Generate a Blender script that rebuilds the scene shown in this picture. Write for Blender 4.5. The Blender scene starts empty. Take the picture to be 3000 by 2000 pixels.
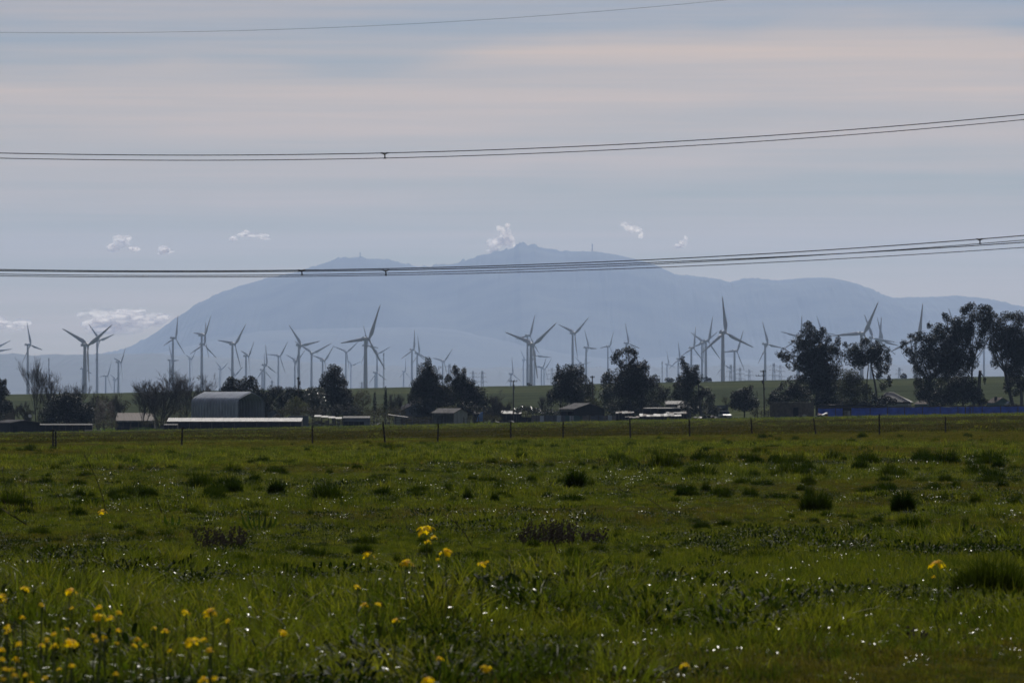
import bpy, bmesh, math, random
import numpy as np
from mathutils import Vector, Matrix, Euler

# ------------------------------------------------------------------ camera, sky, sun, exposure
SC = bpy.context.scene
COL = SC.collection
F = 16667.0          # focal length in pixels of the 3000 px wide photograph (200 mm lens)
CAMZ, HY = 1.7, 1213.0
cam_d = bpy.data.cameras.new("camera")
cam_d.lens = 200.0
cam_d.sensor_width = 36.0
cam_d.clip_start, cam_d.clip_end = 0.5, 120000.0
cam_d.dof.use_dof = True
cam_d.dof.focus_distance = 135.0
cam_d.dof.aperture_fstop = 10.0
cam = bpy.data.objects.new("camera", cam_d)
COL.objects.link(cam)
cam.location = (0, 0, CAMZ)
cam.rotation_euler = (math.radians(90) + math.atan((HY - 1000) / F), 0, 0)
SC.camera = cam

SUN_EL, SUN_AZ = math.radians(40), math.radians(5)   # azimuth clockwise from +Y
world = bpy.data.worlds.new("World")
SC.world = world
world.use_nodes = True
W = world.node_tree
W.nodes.clear()
def wn(t, **kw):
    n = W.nodes.new(t)
    for k, v in kw.items():
        setattr(n, k, v)
    return n
def wmath(op, a, b=None, clamp=False):
    n = wn('ShaderNodeMath', operation=op, use_clamp=clamp)
    for i, v in enumerate((a, b)):
        if v is None: continue
        if isinstance(v, (int, float)): n.inputs[i].default_value = v
        else: W.links.new(v, n.inputs[i])
    return n.outputs[0]
sky = wn('ShaderNodeTexSky', sky_type='NISHITA', sun_disc=False, sun_elevation=SUN_EL, sun_rotation=SUN_AZ,
         altitude=20.0, air_density=1.0, dust_density=0.6, ozone_density=1.5)
tc = wn('ShaderNodeTexCoord')
sep = wn('ShaderNodeSeparateXYZ'); W.links.new(tc.outputs['Generated'], sep.inputs[0])
# thin layered cloud: banks at set elevations, drawn out sideways, warped by noise
mp = wn('ShaderNodeMapping'); W.links.new(tc.outputs['Generated'], mp.inputs[0])
mp.inputs['Scale'].default_value = (5, 5, 210)
nz = wn('ShaderNodeTexNoise'); W.links.new(mp.outputs[0], nz.inputs['Vector'])
nz.inputs['Scale'].default_value = 1.0; nz.inputs['Detail'].default_value = 9; nz.inputs['Roughness'].default_value = 0.62
mp2 = wn('ShaderNodeMapping'); W.links.new(tc.outputs['Generated'], mp2.inputs[0])
mp2.inputs['Scale'].default_value = (9, 9, 24); mp2.inputs['Location'].default_value = (3.1, 0, 0)
nz2 = wn('ShaderNodeTexNoise'); W.links.new(mp2.outputs[0], nz2.inputs['Vector'])
nz2.inputs['Scale'].default_value = 1.0; nz2.inputs['Detail'].default_value = 4
warp = wmath('MULTIPLY', wmath('SUBTRACT', nz2.outputs['Fac'], 0.5), 0.026)
tilt = wmath('MULTIPLY', sep.outputs['X'], 0.04)
elev = wmath('SUBTRACT', wmath('ADD', sep.outputs['Z'], warp), tilt)
ramp = wn('ShaderNodeValToRGB'); ramp.color_ramp.interpolation = 'EASE'; W.links.new(wmath('MULTIPLY', elev, 1 / 0.16, True), ramp.inputs[0])
E_ = ramp.color_ramp.elements
def ev(y): return (HY - y) / F / 0.16
stops = [(0.0, .35), (ev(960), .32), (ev(720), .24), (ev(610), .26), (ev(560), .40), (ev(480), .62), (ev(400), .48), (ev(310), .74), (ev(250), .7),
         (ev(200), .70), (ev(135), .22), (ev(70), .16), (ev(-40), .35), (ev(-220), .15), (ev(-420), .55), (ev(-700), .2), (ev(-1000), .3), (1.0, .1)]
E_[0].position = 0; E_[1].position = 1
for p, v in stops[1:-1]:
    e = E_.new(p)
for e, (p, v) in zip(E_, stops):
    e.position = p; e.color = (v, v, v, 1)
streak = wmath('MULTIPLY', wmath('SUBTRACT', nz.outputs['Fac'], 0.5), 1.7)
cov = wmath('ADD', ramp.outputs[0], streak, True)
mix = wn('ShaderNodeMix', data_type='RGBA')
W.links.new(cov, mix.inputs['Factor'])
tint = wn('ShaderNodeMix', data_type='RGBA', blend_type='MULTIPLY'); tint.inputs['Factor'].default_value = 1
W.links.new(sky.outputs[0], tint.inputs['A']); tm = wn('ShaderNodeMix', data_type='RGBA'); W.links.new(wmath('MULTIPLY', sep.outputs['Z'], 14, True), tm.inputs['Factor'])
tm.inputs['A'].default_value = (.66, .655, .49, 1); tm.inputs['B'].default_value = (.53, .555, .68, 1)
W.links.new(tm.outputs['Result'], tint.inputs['B'])
W.links.new(tint.outputs['Result'], mix.inputs['A'])
mix.inputs['B'].default_value = (12.3, 9.3, 6.7, 1)
bg = wn('ShaderNodeBackground'); bg.inputs['Strength'].default_value = 0.0575
W.links.new(mix.outputs['Result'], bg.inputs[0])
wo = wn('ShaderNodeOutputWorld'); W.links.new(bg.outputs[0], wo.inputs[0])

sun_d = bpy.data.lights.new("sun", 'SUN')
sun_d.energy = 5.0
sun_d.angle = math.radians(0.53)
sun_d.color = (1.0, 0.95, 0.88)
sun = bpy.data.objects.new("sun", sun_d)
COL.objects.link(sun)
sdir = Vector((math.sin(SUN_AZ) * math.cos(SUN_EL), math.cos(SUN_AZ) * math.cos(SUN_EL), math.sin(SUN_EL)))
sun.rotation_euler = sdir.to_track_quat('Z', 'Y').to_euler()
sun.location = (0, 60, 80)

SC.view_settings.view_transform = 'Standard'
SC.view_settings.look = 'None'
SC.view_settings.exposure = 0.0
SC.view_settings.gamma = 1.0
SC.view_settings.use_curve_mapping = False
SC.render.engine = 'CYCLES'
SC.cycles.use_denoising = True
SC.cycles.max_bounces = 8
SC.cycles.transparent_max_bounces = 24
SC.cycles.volume_bounces = 0

HAZE_DENSITY = 2.2e-5
HAZE_COLOR = (0.43, 0.62, 0.98, 1)

# ------------------------------------------------------------------ helpers
rnd = random.Random(7)
rng = np.random.default_rng(7)
def X(px, d): return (px - 1500.0) * d / F
def Z(py, d): return CAMZ + (HY - py) * d / F
def S(d): return d / F

def hsh(i, j, s):
    n = (i.astype(np.int64) * 374761393 + j.astype(np.int64) * 668265263 + s * 974634541) & 0x7fffffff
    n = ((n ^ (n >> 13)) * 1274126177) & 0x7fffffff
    n = n ^ (n >> 16)
    return (n & 0xffff) / 65535.0
def vnoise(x, y, s=0):
    x = np.asarray(x, float); y = np.asarray(y, float)
    i = np.floor(x); j = np.floor(y)
    fx = x - i; fy = y - j
    fx = fx * fx * (3 - 2 * fx); fy = fy * fy * (3 - 2 * fy)
    a = hsh(i, j, s); b = hsh(i + 1, j, s); c = hsh(i, j + 1, s); d = hsh(i + 1, j + 1, s)
    return (a * (1 - fx) + b * fx) * (1 - fy) + (c * (1 - fx) + d * fx) * fy
def fbm(x, y, s=0, o=4):
    t = 0; a = 1.0; w = 0
    for k in range(o):
        t = t + a * vnoise(x * 2 ** k, y * 2 ** k, s + k); w += a; a *= .5
    return t / w

_KD = np.log([1, 36, 150, 350, 700, 1250, 1500, 2000, 2800, 3300, 4500, 8000, 12000, 46000])
_ZL = np.array([0, 0, -.1, -.29, -1.1, -2.7, -2.4, 2.5, 11.3, 8, 0, 4, 10, 12.])
_ZR = np.array([0, 0, .05, .27, .75, 1.7, 2.0, 9.5, 20.3, 15, 4, 4, 10, 12.])
def H(x, y):
    x = np.asarray(x, float); y = np.asarray(y, float)
    d = np.maximum(np.hypot(x, y), 1.0)
    u = np.clip(np.arctan2(x, np.where(np.abs(y) < 1e-6, 1e-6, y)) / 0.09, -1.35, 1.35)
    u = np.where(y < 0, 0, u)
    L = np.log(d)
    zl = np.interp(L, _KD, _ZL); zr = np.interp(L, _KD, _ZR)
    z = (zl + zr) / 2 + u * (zr - zl) / 2
    near = np.clip((700 - d) / 400, 0, 1)
    z = z + near * (.16 * (fbm(x / 4.0, y / 6.0, 3) - .5) + .18 * (fbm(x / 15, y / 25, 9, 2) - .5))
    hill = np.clip((d - 1700) / 600, 0, 1)
    z = z + hill * 2.2 * (fbm(x / 90, y / 220, 21, 5) - .5)
    far = np.clip((d - 4500) / 3000, 0, 1)
    z = z + far * 14 * (fbm(x / 1500, y / 1500, 31, 3) - .5)
    return z
def Hs(x, y): return float(H(np.array([x]), np.array([y]))[0])

class MB:
    """collects boxes, tubes and sheets; build() links them as ONE mesh object"""
    def __init__(s): s.v = []; s.f = []; s.sm = False
    def add(s, vs, fs):
        o = len(s.v)
        s.v.extend([tuple(p) for p in vs]); s.f.extend([tuple(i + o for i in f) for f in fs]); return s
    def box(s, x0, x1, y0, y1, z0, z1, M=None):
        vs = [(x0, y0, z0), (x1, y0, z0), (x1, y1, z0), (x0, y1, z0), (x0, y0, z1), (x1, y0, z1), (x1, y1, z1), (x0, y1, z1)]
        if M is not None: vs = [M @ Vector(p) for p in vs]
        return s.add(vs, [(0, 3, 2, 1), (4, 5, 6, 7), (0, 1, 5, 4), (1, 2, 6, 5), (2, 3, 7, 6), (3, 0, 4, 7)])
    def tube(s, pts, rad, n=6, cap=True):
        pts = [Vector(p) for p in pts]
        if not hasattr(rad, '__len__'): rad = [rad] * len(pts)
        o = len(s.v); prev = None
        for i, p in enumerate(pts):
            t = (pts[min(i + 1, len(pts) - 1)] - pts[max(i - 1, 0)]).normalized()
            a = t.orthogonal().normalized() if prev is None else (prev - t * prev.dot(t)).normalized()
            prev = a; b = t.cross(a)
            for k in range(n):
                th = 2 * math.pi * k / n
                s.v.append(tuple(p + (a * math.cos(th) + b * math.sin(th)) * rad[i]))
        for i in range(len(pts) - 1):
            for k in range(n):
                k2 = (k + 1) % n
                s.f.append((o + i * n + k, o + i * n + k2, o + (i + 1) * n + k2, o + (i + 1) * n + k))
        if cap:
            s.f.append(tuple(o + k for k in range(n))[::-1])
            s.f.append(tuple(o + (len(pts) - 1) * n + k for k in range(n)))
        return s
    def prism(s, poly, y0, y1, axis='y'):
        n = len(poly)
        vs = [(p[0], y0, p[1]) for p in poly] + [(p[0], y1, p[1]) for p in poly]
        fs = [tuple(range(n)), tuple(range(2 * n - 1, n - 1, -1))] + [(i, i + n, (i + 1) % n + n, (i + 1) % n) for i in range(n)]
        return s.add(vs, fs)
    def mesh(s, name, mat, smooth=False):
        me = bpy.data.meshes.new(name); me.from_pydata(s.v, [], s.f); me.update()
        if mat: me.materials.append(mat)
        if smooth: me.polygons.foreach_set('use_smooth', [True] * len(me.polygons))
        return me
    def build(s, name, mat, parent=None, smooth=False):
        return link(name, s.mesh(name, mat, smooth), parent)
def link(name, me, parent=None):
    o = bpy.data.objects.new(name, me); COL.objects.link(o)
    if parent is not None: o.parent = parent
    return o
def tag(o, label=None, cat=None, group=None, kind=None):
    if label: o['label'] = label
    if cat: o['category'] = cat
    if group: o['group'] = group
    if kind: o['kind'] = kind
    return o
def thing(name, label, cat, loc=(0, 0, 0), rz=0.0, group=None):
    o = bpy.data.objects.new(name, None); COL.objects.link(o)
    o.empty_display_size = .5
    o.location = loc; o.rotation_euler = (0, 0, rz)
    return tag(o, label, cat, group)
def np_mesh(name, V, Fc, mat, smooth=False):
    """V (n,3) array, Fc list of (m,k) index arrays"""
    me = bpy.data.meshes.new(name)
    V = np.asarray(V, np.float32)
    me.vertices.add(len(V)); me.vertices.foreach_set('co', V.ravel())
    loops = np.concatenate([f.ravel() for f in Fc]).astype(np.int32)
    tot = np.concatenate([np.full(len(f), f.shape[1]) for f in Fc]).astype(np.int32)
    st = np.concatenate([[0], np.cumsum(tot)[:-1]]).astype(np.int32)
    me.loops.add(len(loops)); me.loops.foreach_set('vertex_index', loops)
    me.polygons.add(len(tot)); me.polygons.foreach_set('loop_start', st); me.polygons.foreach_set('loop_total', tot)
    if smooth: me.polygons.foreach_set('use_smooth', np.ones(len(tot), bool))
    me.update(calc_edges=True); me.validate()
    if mat: me.materials.append(mat)
    return me

# ------------------------------------------------------------------ materials
def mat(name, col, rough=.8, var=.25, scale=3.0, metal=0.0, trans=0.0, bump=0.0, spec=.5, col2=None, detail=4, stretch=(1, 1, 1), per_obj=0.0):
    m = bpy.data.materials.new(name); m.use_nodes = True
    nt = m.node_tree; n = nt.nodes; b = n['Principled BSDF']; out = n['Material Output']
    t = n.new('ShaderNodeTexCoord'); mpn = n.new('ShaderNodeMapping'); mpn.inputs['Scale'].default_value = stretch
    nt.links.new(t.outputs['Object'], mpn.inputs[0])
    z = n.new('ShaderNodeTexNoise'); z.inputs['Scale'].default_value = scale; z.inputs['Detail'].default_value = detail
    nt.links.new(mpn.outputs[0], z.inputs['Vector'])
    r = n.new('ShaderNodeValToRGB'); nt.links.new(z.outputs['Fac'], r.inputs[0])
    c2 = col2 or tuple(min(1, c * (1 + var)) for c in col)
    c1 = tuple(c * (1 - var) for c in col)
    r.color_ramp.elements[0].position = .3; r.color_ramp.elements[0].color = (*c1, 1)
    r.color_ramp.elements[1].position = .7; r.color_ramp.elements[1].color = (*c2, 1)
    src = r.outputs[0]
    if per_obj:
        oi = n.new('ShaderNodeObjectInfo'); hs = n.new('ShaderNodeHueSaturation')
        ma = n.new('ShaderNodeMapRange'); nt.links.new(oi.outputs['Random'], ma.inputs[0])
        ma.inputs['To Min'].default_value = 1 - per_obj; ma.inputs['To Max'].default_value = 1 + per_obj
        nt.links.new(ma.outputs[0], hs.inputs['Value'])
        mb = n.new('ShaderNodeMapRange'); nt.links.new(oi.outputs['Random'], mb.inputs[0])
        mb.inputs['To Min'].default_value = .5 + per_obj * .05; mb.inputs['To Max'].default_value = .5 - per_obj * .09
        nt.links.new(mb.outputs[0], hs.inputs['Hue'])
        nt.links.new(src, hs.inputs['Color']); src = hs.outputs[0]
    nt.links.new(src, b.inputs['Base Color'])
    b.inputs['Roughness'].default_value = rough; b.inputs['Metallic'].default_value = metal
    b.inputs['Specular IOR Level'].default_value = spec
    if bump:
        bp = n.new('ShaderNodeBump'); bp.inputs['Strength'].default_value = bump; bp.inputs['Distance'].default_value = .05
        nt.links.new(z.outputs['Fac'], bp.inputs['Height']); nt.links.new(bp.outputs[0], b.inputs['Normal'])
    if trans:
        tr = n.new('ShaderNodeBsdfTranslucent'); nt.links.new(src, tr.inputs[0])
        g = n.new('ShaderNodeMixRGB'); g.blend_type = 'MULTIPLY'; g.inputs[0].default_value = 1
        nt.links.new(src, g.inputs[1]); g.inputs[2].default_value = (1.02, 1.2, .35, 1); nt.links.new(g.outputs[0], tr.inputs[0])
        mx = n.new('ShaderNodeMixShader'); mx.inputs[0].default_value = trans
        nt.links.new(b.outputs[0], mx.inputs[1]); nt.links.new(tr.outputs[0], mx.inputs[2]); nt.links.new(mx.outputs[0], out.inputs[0])
    return m
M = {}
M['grass'] = mat('grass_blades', (.086, .101, .019), .6, .5, 2.0, trans=.42, per_obj=.55, spec=.05)
M['grass_dry'] = mat('grass_olive', (.088, .078, .020), .7, .45, 2.0, trans=.38, per_obj=.4, spec=.05)
M['tussock'] = mat('tussock_blades', (.030, .047, .006), .5, .4, 4.0, trans=.22, per_obj=.3, spec=.02)
M['weed'] = mat('weed_leaves', (.05, .075, .012), .36, .3, 5.0, trans=.3, per_obj=.35, spec=.15)
M['grass_far'] = mat('far_turf', (.062, .055, .018), .8, .4, .5, trans=.3, per_obj=.4, spec=.04)
M['weed_dark'] = mat('dark_weed_leaves', (.022, .036, .008), .7, .4, 5.0, trans=.2, per_obj=.5, spec=.03)
M['turbine'] = mat('turbine_paint', (.4, .41, .42), .6, .06, .2)
M['pylon'] = mat('galvanised_lattice', (.22, .23, .24), .5, .1, 1.0, metal=.3)
def mountain_mat():
    m = mat('mountain_scrub_hazed', (.018, .023, .015), .95, .6, .0028, col2=(.048, .052, .032), detail=8)
    nt = m.node_tree; n = nt.nodes; b = n['Principled BSDF']
    src = b.inputs['Base Color'].links[0].from_socket
    t = n.new('ShaderNodeTexCoord'); sp = n.new('ShaderNodeSeparateXYZ'); nt.links.new(t.outputs['Object'], sp.inputs[0])
    z = n.new('ShaderNodeTexNoise'); z.inputs['Scale'].default_value = .0011; z.inputs['Detail'].default_value = 7; nt.links.new(t.outputs['Object'], z.inputs['Vector'])
    a = n.new('ShaderNodeMath'); a.operation = 'MULTIPLY_ADD'; nt.links.new(z.outputs['Fac'], a.inputs[0]); a.inputs[1].default_value = 700; nt.links.new(sp.outputs['Z'], a.inputs[2])
    r = n.new('ShaderNodeMapRange'); nt.links.new(a.outputs[0], r.inputs[0]); r.inputs['From Min'].default_value = 400; r.inputs['From Max'].default_value = 850
    mx = n.new('ShaderNodeMix'); mx.data_type = 'RGBA'; nt.links.new(r.outputs[0], mx.inputs['Factor'])
    mx.inputs['A'].default_value = (.055, .06, .04, 1); nt.links.new(src, mx.inputs['B']); nt.links.new(mx.outputs['Result'], b.inputs['Base Color'])  # lower slopes painted paler: grass tone doubling for thicker haze at the foot
    return m
M['chaparral_hazed'] = mountain_mat()
M['foothill'] = mat('foothill_grass', (.026, .031, .021), .95, .25, .003, col2=(.038, .043, .029), detail=6)

# ------------------------------------------------------------------ the ground, one sheet to the horizon
def build_ground():
    az = np.concatenate([np.radians(np.linspace(-180, -9, 40)), np.radians(np.linspace(-8.5, 8.5, 190)), np.radians(np.linspace(9, 180, 40))])
    rr = np.concatenate([[0.8], np.geomspace(2, 30, 16), np.geomspace(31, 400, 190), np.geomspace(405, 3600, 120), np.geomspace(3700, 41500, 50)])
    A, R = np.meshgrid(az, rr)
    x = R * np.sin(A); y = R * np.cos(A); z = H(x, y)
    V = np.stack([x, y, z], -1).reshape(-1, 3)
    na, nr = len(az), len(rr)
    i = np.arange(nr - 1)[:, None] * na + np.arange(na - 1)[None]
    q = np.stack([i, i + na, i + na + 1, i + 1], -1).reshape(-1, 4)
    c = len(V); V = np.vstack([V, [[0, 0, 0]]])
    t = np.stack([np.full(na - 1, c), np.arange(na - 1), np.arange(na - 1) + 1], -1)
    # land cover
    d = np.append(R.ravel(), 1.0); u = np.append((A / .09).ravel(), 0); xx = np.append(x.ravel(), 0); yy = np.append(y.ravel(), 0)
    field = np.array([.030, .033, .010]); mid = np.array([.038, .031, .015]); midg = np.array([.038, .037, .012])
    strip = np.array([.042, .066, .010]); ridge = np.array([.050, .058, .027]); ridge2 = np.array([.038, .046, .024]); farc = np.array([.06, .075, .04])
    n1 = fbm(xx / 30, yy / 90, 51, 4)[:, None]; n2 = fbm(xx / 90, yy / 130, 61, 4)[:, None]
    C = np.repeat(field[None], len(d), 0) * (.8 + .4 * n1)
    D = d[:, None]
    def sm(a, b): return np.clip((D - a) / (b - a), 0, 1)
    fe = 340 + 20 * u[:, None]
    band = np.clip((fbm(xx / 300, yy / 55, 71, 3)[:, None] - .42) * 6, 0, 1)
    C2 = mid * (1 - band) + midg * band
    t1 = np.clip((D - fe) / 40, 0, 1); C = C * (1 - t1) + C2 * t1
    se = 1080 - 60 * u[:, None] + 160 * (n2 - .5)
    t2 = np.clip((D - se) / 60, 0, 1); C = C * (1 - t2) + strip * t2
    t3 = sm(1420, 1520); rb = np.clip((fbm(xx / 600, yy / 160, 81, 3)[:, None] - .45) * 7, 0, 1)
    C3 = ridge * (1 - rb) + ridge2 * rb; C = C * (1 - t3) + C3 * t3
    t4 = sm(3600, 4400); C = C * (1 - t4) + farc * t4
    me = np_mesh('ground', V, [q, t], None, True)
    at = me.color_attributes.new('cover', 'FLOAT_COLOR', 'POINT')
    at.data.foreach_set('color', np.hstack([C, np.ones((len(C), 1))]).astype(np.float32).ravel())
    m = bpy.data.materials.new('pasture'); m.use_nodes = True
    nt = m.node_tree; n = nt.nodes; b = n['Principled BSDF']
    a = n.new('ShaderNodeAttribute'); a.attribute_name = 'cover'
    tcn = n.new('ShaderNodeTexCoord')
    z1 = n.new('ShaderNodeTexNoise'); z1.inputs['Scale'].default_value = .9; z1.inputs['Detail'].default_value = 8; z1.inputs['Roughness'].default_value = .65
    nt.links.new(tcn.outputs['Object'], z1.inputs['Vector'])
    mr = n.new('ShaderNodeMapRange'); nt.links.new(z1.outputs['Fac'], mr.inputs[0])
    mr.inputs['From Min'].default_value = .3; mr.inputs['From Max'].default_value = .7; mr.inputs['To Min'].default_value = .5; mr.inputs['To Max'].default_value = 1.5
    vm = n.new('ShaderNodeVectorMath'); vm.operation = 'SCALE'
    z2 = n.new('ShaderNodeTexNoise'); z2.inputs['Scale'].default_value = .03; z2.inputs['Detail'].default_value = 9; z2.inputs['Roughness'].default_value = .7
    nt.links.new(tcn.outputs['Object'], z2.inputs['Vector'])
    mr2 = n.new('ShaderNodeMapRange'); nt.links.new(z2.outputs['Fac'], mr2.inputs[0])
    mr2.inputs['From Min'].default_value = .35; mr2.inputs['From Max'].default_value = .65; mr2.inputs['To Min'].default_value = .65; mr2.inputs['To Max'].default_value = 1.3
    mm = n.new('ShaderNodeMath'); mm.operation = 'MULTIPLY'; nt.links.new(mr.outputs[0], mm.inputs[0]); nt.links.new(mr2.outputs[0], mm.inputs[1])
    nt.links.new(a.outputs['Color'], vm.inputs[0]); nt.links.new(mm.outputs[0], vm.inputs['Scale'])
    nt.links.new(vm.outputs[0], b.inputs['Base Color']); b.inputs['Roughness'].default_value = 1; b.inputs['Specular IOR Level'].default_value = 0
    me.materials.append(m)
    tag(link('ground', me), kind='structure')
build_ground()

# ------------------------------------------------------------------ mountain and foothills
def ridge_mesh(name, d0, prof, w_front, w_back, amp, mt, seed, px0=-1500, px1=4500, step=3, rows=46, jit=24.):
    px = np.arange(px0, px1 + 1, step, dtype=float)
    pp = np.array(prof, float)
    top = np.interp(px, pp[:, 0], pp[:, 1])
    zt = CAMZ + (HY - top) * d0 / F
    t = np.concatenate([np.linspace(-1, 0, rows * 2 // 3), np.linspace(0, 1, rows // 3)[1:]])
    dd = d0 + np.where(t < 0, t * w_front, t * w_back)
    P, Dd = np.meshgrid(px, dd); Zt = np.meshgrid(zt, dd)[0]; T = np.meshgrid(px, t)[1]
    x = (P - 1500) * d0 / F; y = Dd
    fall = np.where(T < 0, .5 + .5 * np.cos(np.pi * T), .5 + .5 * np.cos(np.pi * T))
    rav = fbm(x / (w_front * .14), y / (w_front * .5), seed, 5)
    z = Zt * fall
    edge = 4 * np.abs(T) * (1 - np.abs(T))
    z = z - edge * amp * (rav - .25)
    tr = fbm(x / 34., y / 160., seed + 5, 3)
    z = z + jit * (np.clip(tr - .48, 0, 1) * 2.2) * np.clip(fall * 1.4 - .2, 0, 1) * np.clip(vnoise(x / 700., y / 900., seed + 9) * 1.8 - .4, 0.1, 1)
    z = np.where(np.abs(T) > .999, -3, np.maximum(z, -3))
    V = np.stack([x, y, z], -1).reshape(-1, 3); na = len(px)
    i = np.arange(len(dd) - 1)[:, None] * na + np.arange(na - 1)[None]
    q = np.stack([i, i + 1, i + na + 1, i + na], -1).reshape(-1, 4)
    tag(link(name, np_mesh(name, V, [q], mt, True)), kind='structure')
MT = [(-1500, 1120), (-700, 1085), (-200, 1060), (0, 1052), (200, 1044), (300, 1036), (338, 1030), (383, 1014), (446, 982), (510, 937), (574, 893), (638, 861), (668, 850), (701, 838), (765, 820), (829, 806), (893, 791), (944, 773), (975, 764), (990, 757),
      (1030, 755), (1059, 751), (1075, 758), (1110, 758), (1148, 763), (1186, 773), (1224, 781), (1263, 781), (1314, 775), (1352, 769), (1390, 755), (1415, 746), (1429, 744), (1480, 733), (1505, 726), (1524, 716), (1545, 719), (1569, 721), (1610, 730), (1645, 736), (1747, 737),
      (1811, 747), (1862, 760), (1913, 775), (1971, 804), (2041, 810), (2092, 816), (2136, 828), (2181, 818), (2270, 822), (2347, 816), (2423, 816), (2500, 832), (2564, 857), (2615, 872), (2678, 872),
      (2750, 869), (2806, 866), (2840, 872), (2857, 870), (2908, 880), (2959, 893), (3000, 900), (3200, 935), (3600, 985), (4500, 1060)]
ridge_mesh('mountain', 35500., MT, 7000., 5200., 240., M['chaparral_hazed'], 101)
MID = [(-1500, 1150), (300, 1075), (600, 1005), (760, 970), (900, 964), (1000, 962), (1250, 958), (1340, 966), (1400, 980), (1600, 1006), (1800, 1030), (1950, 1036), (2070, 1034), (2300, 1046), (2700, 1020), (3000, 1010), (4500, 1080)]
ridge_mesh('front_ridge', 32500., MID, 5500., 3000., 110., M['chaparral_hazed'], 202, step=6, rows=30, jit=6.)
FOOT = [(-1500, 1075), (-300, 1042), (0, 1041), (60, 1037), (110, 1043), (200, 1039), (330, 1037), (430, 1036), (600, 1046), (800, 1055), (1100, 1072), (1500, 1080), (2000, 1075), (2500, 1070), (3000, 1068), (4500, 1080)]
ridge_mesh('foothills', 25000., FOOT, 6000., 3500., 40., M['foothill'], 303, step=5, rows=30, jit=14.)

# ------------------------------------------------------------------ haze: one closed box of even air
def build_haze():
    mb = MB(); mb.box(-42500, 42500, -42500, 42500, -6.5, 1290)
    m = bpy.data.materials.new('haze'); m.use_nodes = True
    nt = m.node_tree; nt.nodes.clear()
    o = nt.nodes.new('ShaderNodeOutputMaterial'); v = nt.nodes.new('ShaderNodeVolumePrincipled')
    v.inputs['Color'].default_value = HAZE_COLOR; v.inputs['Density'].default_value = HAZE_DENSITY; v.inputs['Anisotropy'].default_value = .28
    nt.links.new(v.outputs[0], o.inputs['Volume'])
    tag(mb.build('haze', m), kind='stuff')
build_haze()
# ------------------------------------------------------------------ wind turbines
def turbine_meshes():
    R = 40.0
    b = MB(); secs = []
    for t, ch, th, tw in [(t, c * 1.45, h * 1.3, w) for t, c, h, w in [(0, 1.9, 1.9, 60), (.05, 2.0, 1.6, 45), (.14, 2.9, .9, 28), (.22, 3.1, .7, 20), (.45, 2.2, .42, 12), (.7, 1.5, .25, 8), (.92, .9, .14, 5), (1, .35, .07, 4)]]:
        a = math.radians(tw)
        pts = [(-.3 * ch, 0), (0, .5 * th), (.45 * ch, .25 * th), (.7 * ch, 0), (.4 * ch, -.25 * th), (0, -.5 * th)]
        secs.append([(p[0] * math.cos(a) - p[1] * math.sin(a), p[0] * math.sin(a) + p[1] * math.cos(a), 1.2 + t * (R - 1.2)) for p in pts])
    vs = [p for s in secs for p in s]; n = 6
    fs = [(i * n + k, i * n + (k + 1) % n, (i + 1) * n + (k + 1) % n, (i + 1) * n + k) for i in range(len(secs) - 1) for k in range(n)]
    fs.append(tuple(range((len(secs) - 1) * n, len(secs) * n)))
    b.add(vs, fs)
    blade = b.mesh('blade', M['turbine'], True)
    h = MB(); h.tube([(0, -1.9, 0), (0, -1.5, 0), (0, 0, 0), (0, 1.3, 0), (0, 2.1, 0), (0, 2.5, 0)], [.9, 1.7, 1.8, 1.5, .9, .1], 12)
    hub = h.mesh('hub', M['turbine'], True)
    nb = MB()
    prof = [(-10.5, .9, 1.0), (-10, 1.6, 1.5), (-4, 1.9, 1.9), (-2.2, 1.6, 1.7)]
    vs = []; 
    for y, hw, hh in prof:
        vs += [(-hw, y, -hh * .85), (hw, y, -hh * .85), (hw, y, hh), (-hw, y, hh)]
    fs = [(3, 2, 1, 0), (12, 13, 14, 15)] + [(i * 4 + k, i * 4 + (k + 1) % 4, i * 4 + 4 + (k + 1) % 4, i * 4 + 4 + k) for i in range(3) for k in range(4)]
    nb.add(vs, fs); nb.box(-.9, .9, -9.2, -8.2, 1.5, 2.6)
    nac = nb.mesh('nacelle', M['turbine'])
    t = MB(); t.tube([(0, 0, 0), (0, 0, .3), (0, 0, .65), (0, 0, 1)], [2.6, 2.35, 2.0, 1.55], 14)
    tow = t.mesh('tower', M['turbine'], True)
    return blade, hub, nac, tow
TM = turbine_meshes()
def turbine(hx, hy, rpx, psi, ph, label):
    d = 40.0 * F / rpx
    hubp = Vector((X(hx, d), d, Z(hy, d)))
    ps = math.radians(psi)
    n = Vector((math.sin(ps), math.cos(ps), 0)); e1 = Vector((math.cos(ps), -math.sin(ps), 0)); e2 = Vector((0, 0, 1))
    base = hubp - n * 5.0
    g = Hs(base.x, base.y) - .3
    r = thing('wind_turbine', label, 'wind turbine', (base.x, base.y, g), 0, 'wind turbines on the hills below the mountain')
    hl = hubp - Vector((base.x, base.y, g))
    o = link('tower', TM[3], r); o.scale = (1, 1, hl.z - 1.2)
    B = Matrix((e1, n, e2)).transposed().to_4x4()
    o = link('nacelle', TM[2], r); o.matrix_basis = Matrix.Translation(hl) @ B
    o = link('hub', TM[1], r); o.matrix_basis = Matrix.Translation(hl) @ B
    for k in range(3):
        a = math.radians(ph + 120 * k)
        dv = e1 * math.cos(a) + e2 * math.sin(a)
        xc = n.cross(dv)
        o = link('blade', TM[0], r); o.matrix_basis = Matrix.Translation(hl) @ Matrix((xc, n, dv)).transposed().to_4x4()
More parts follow.
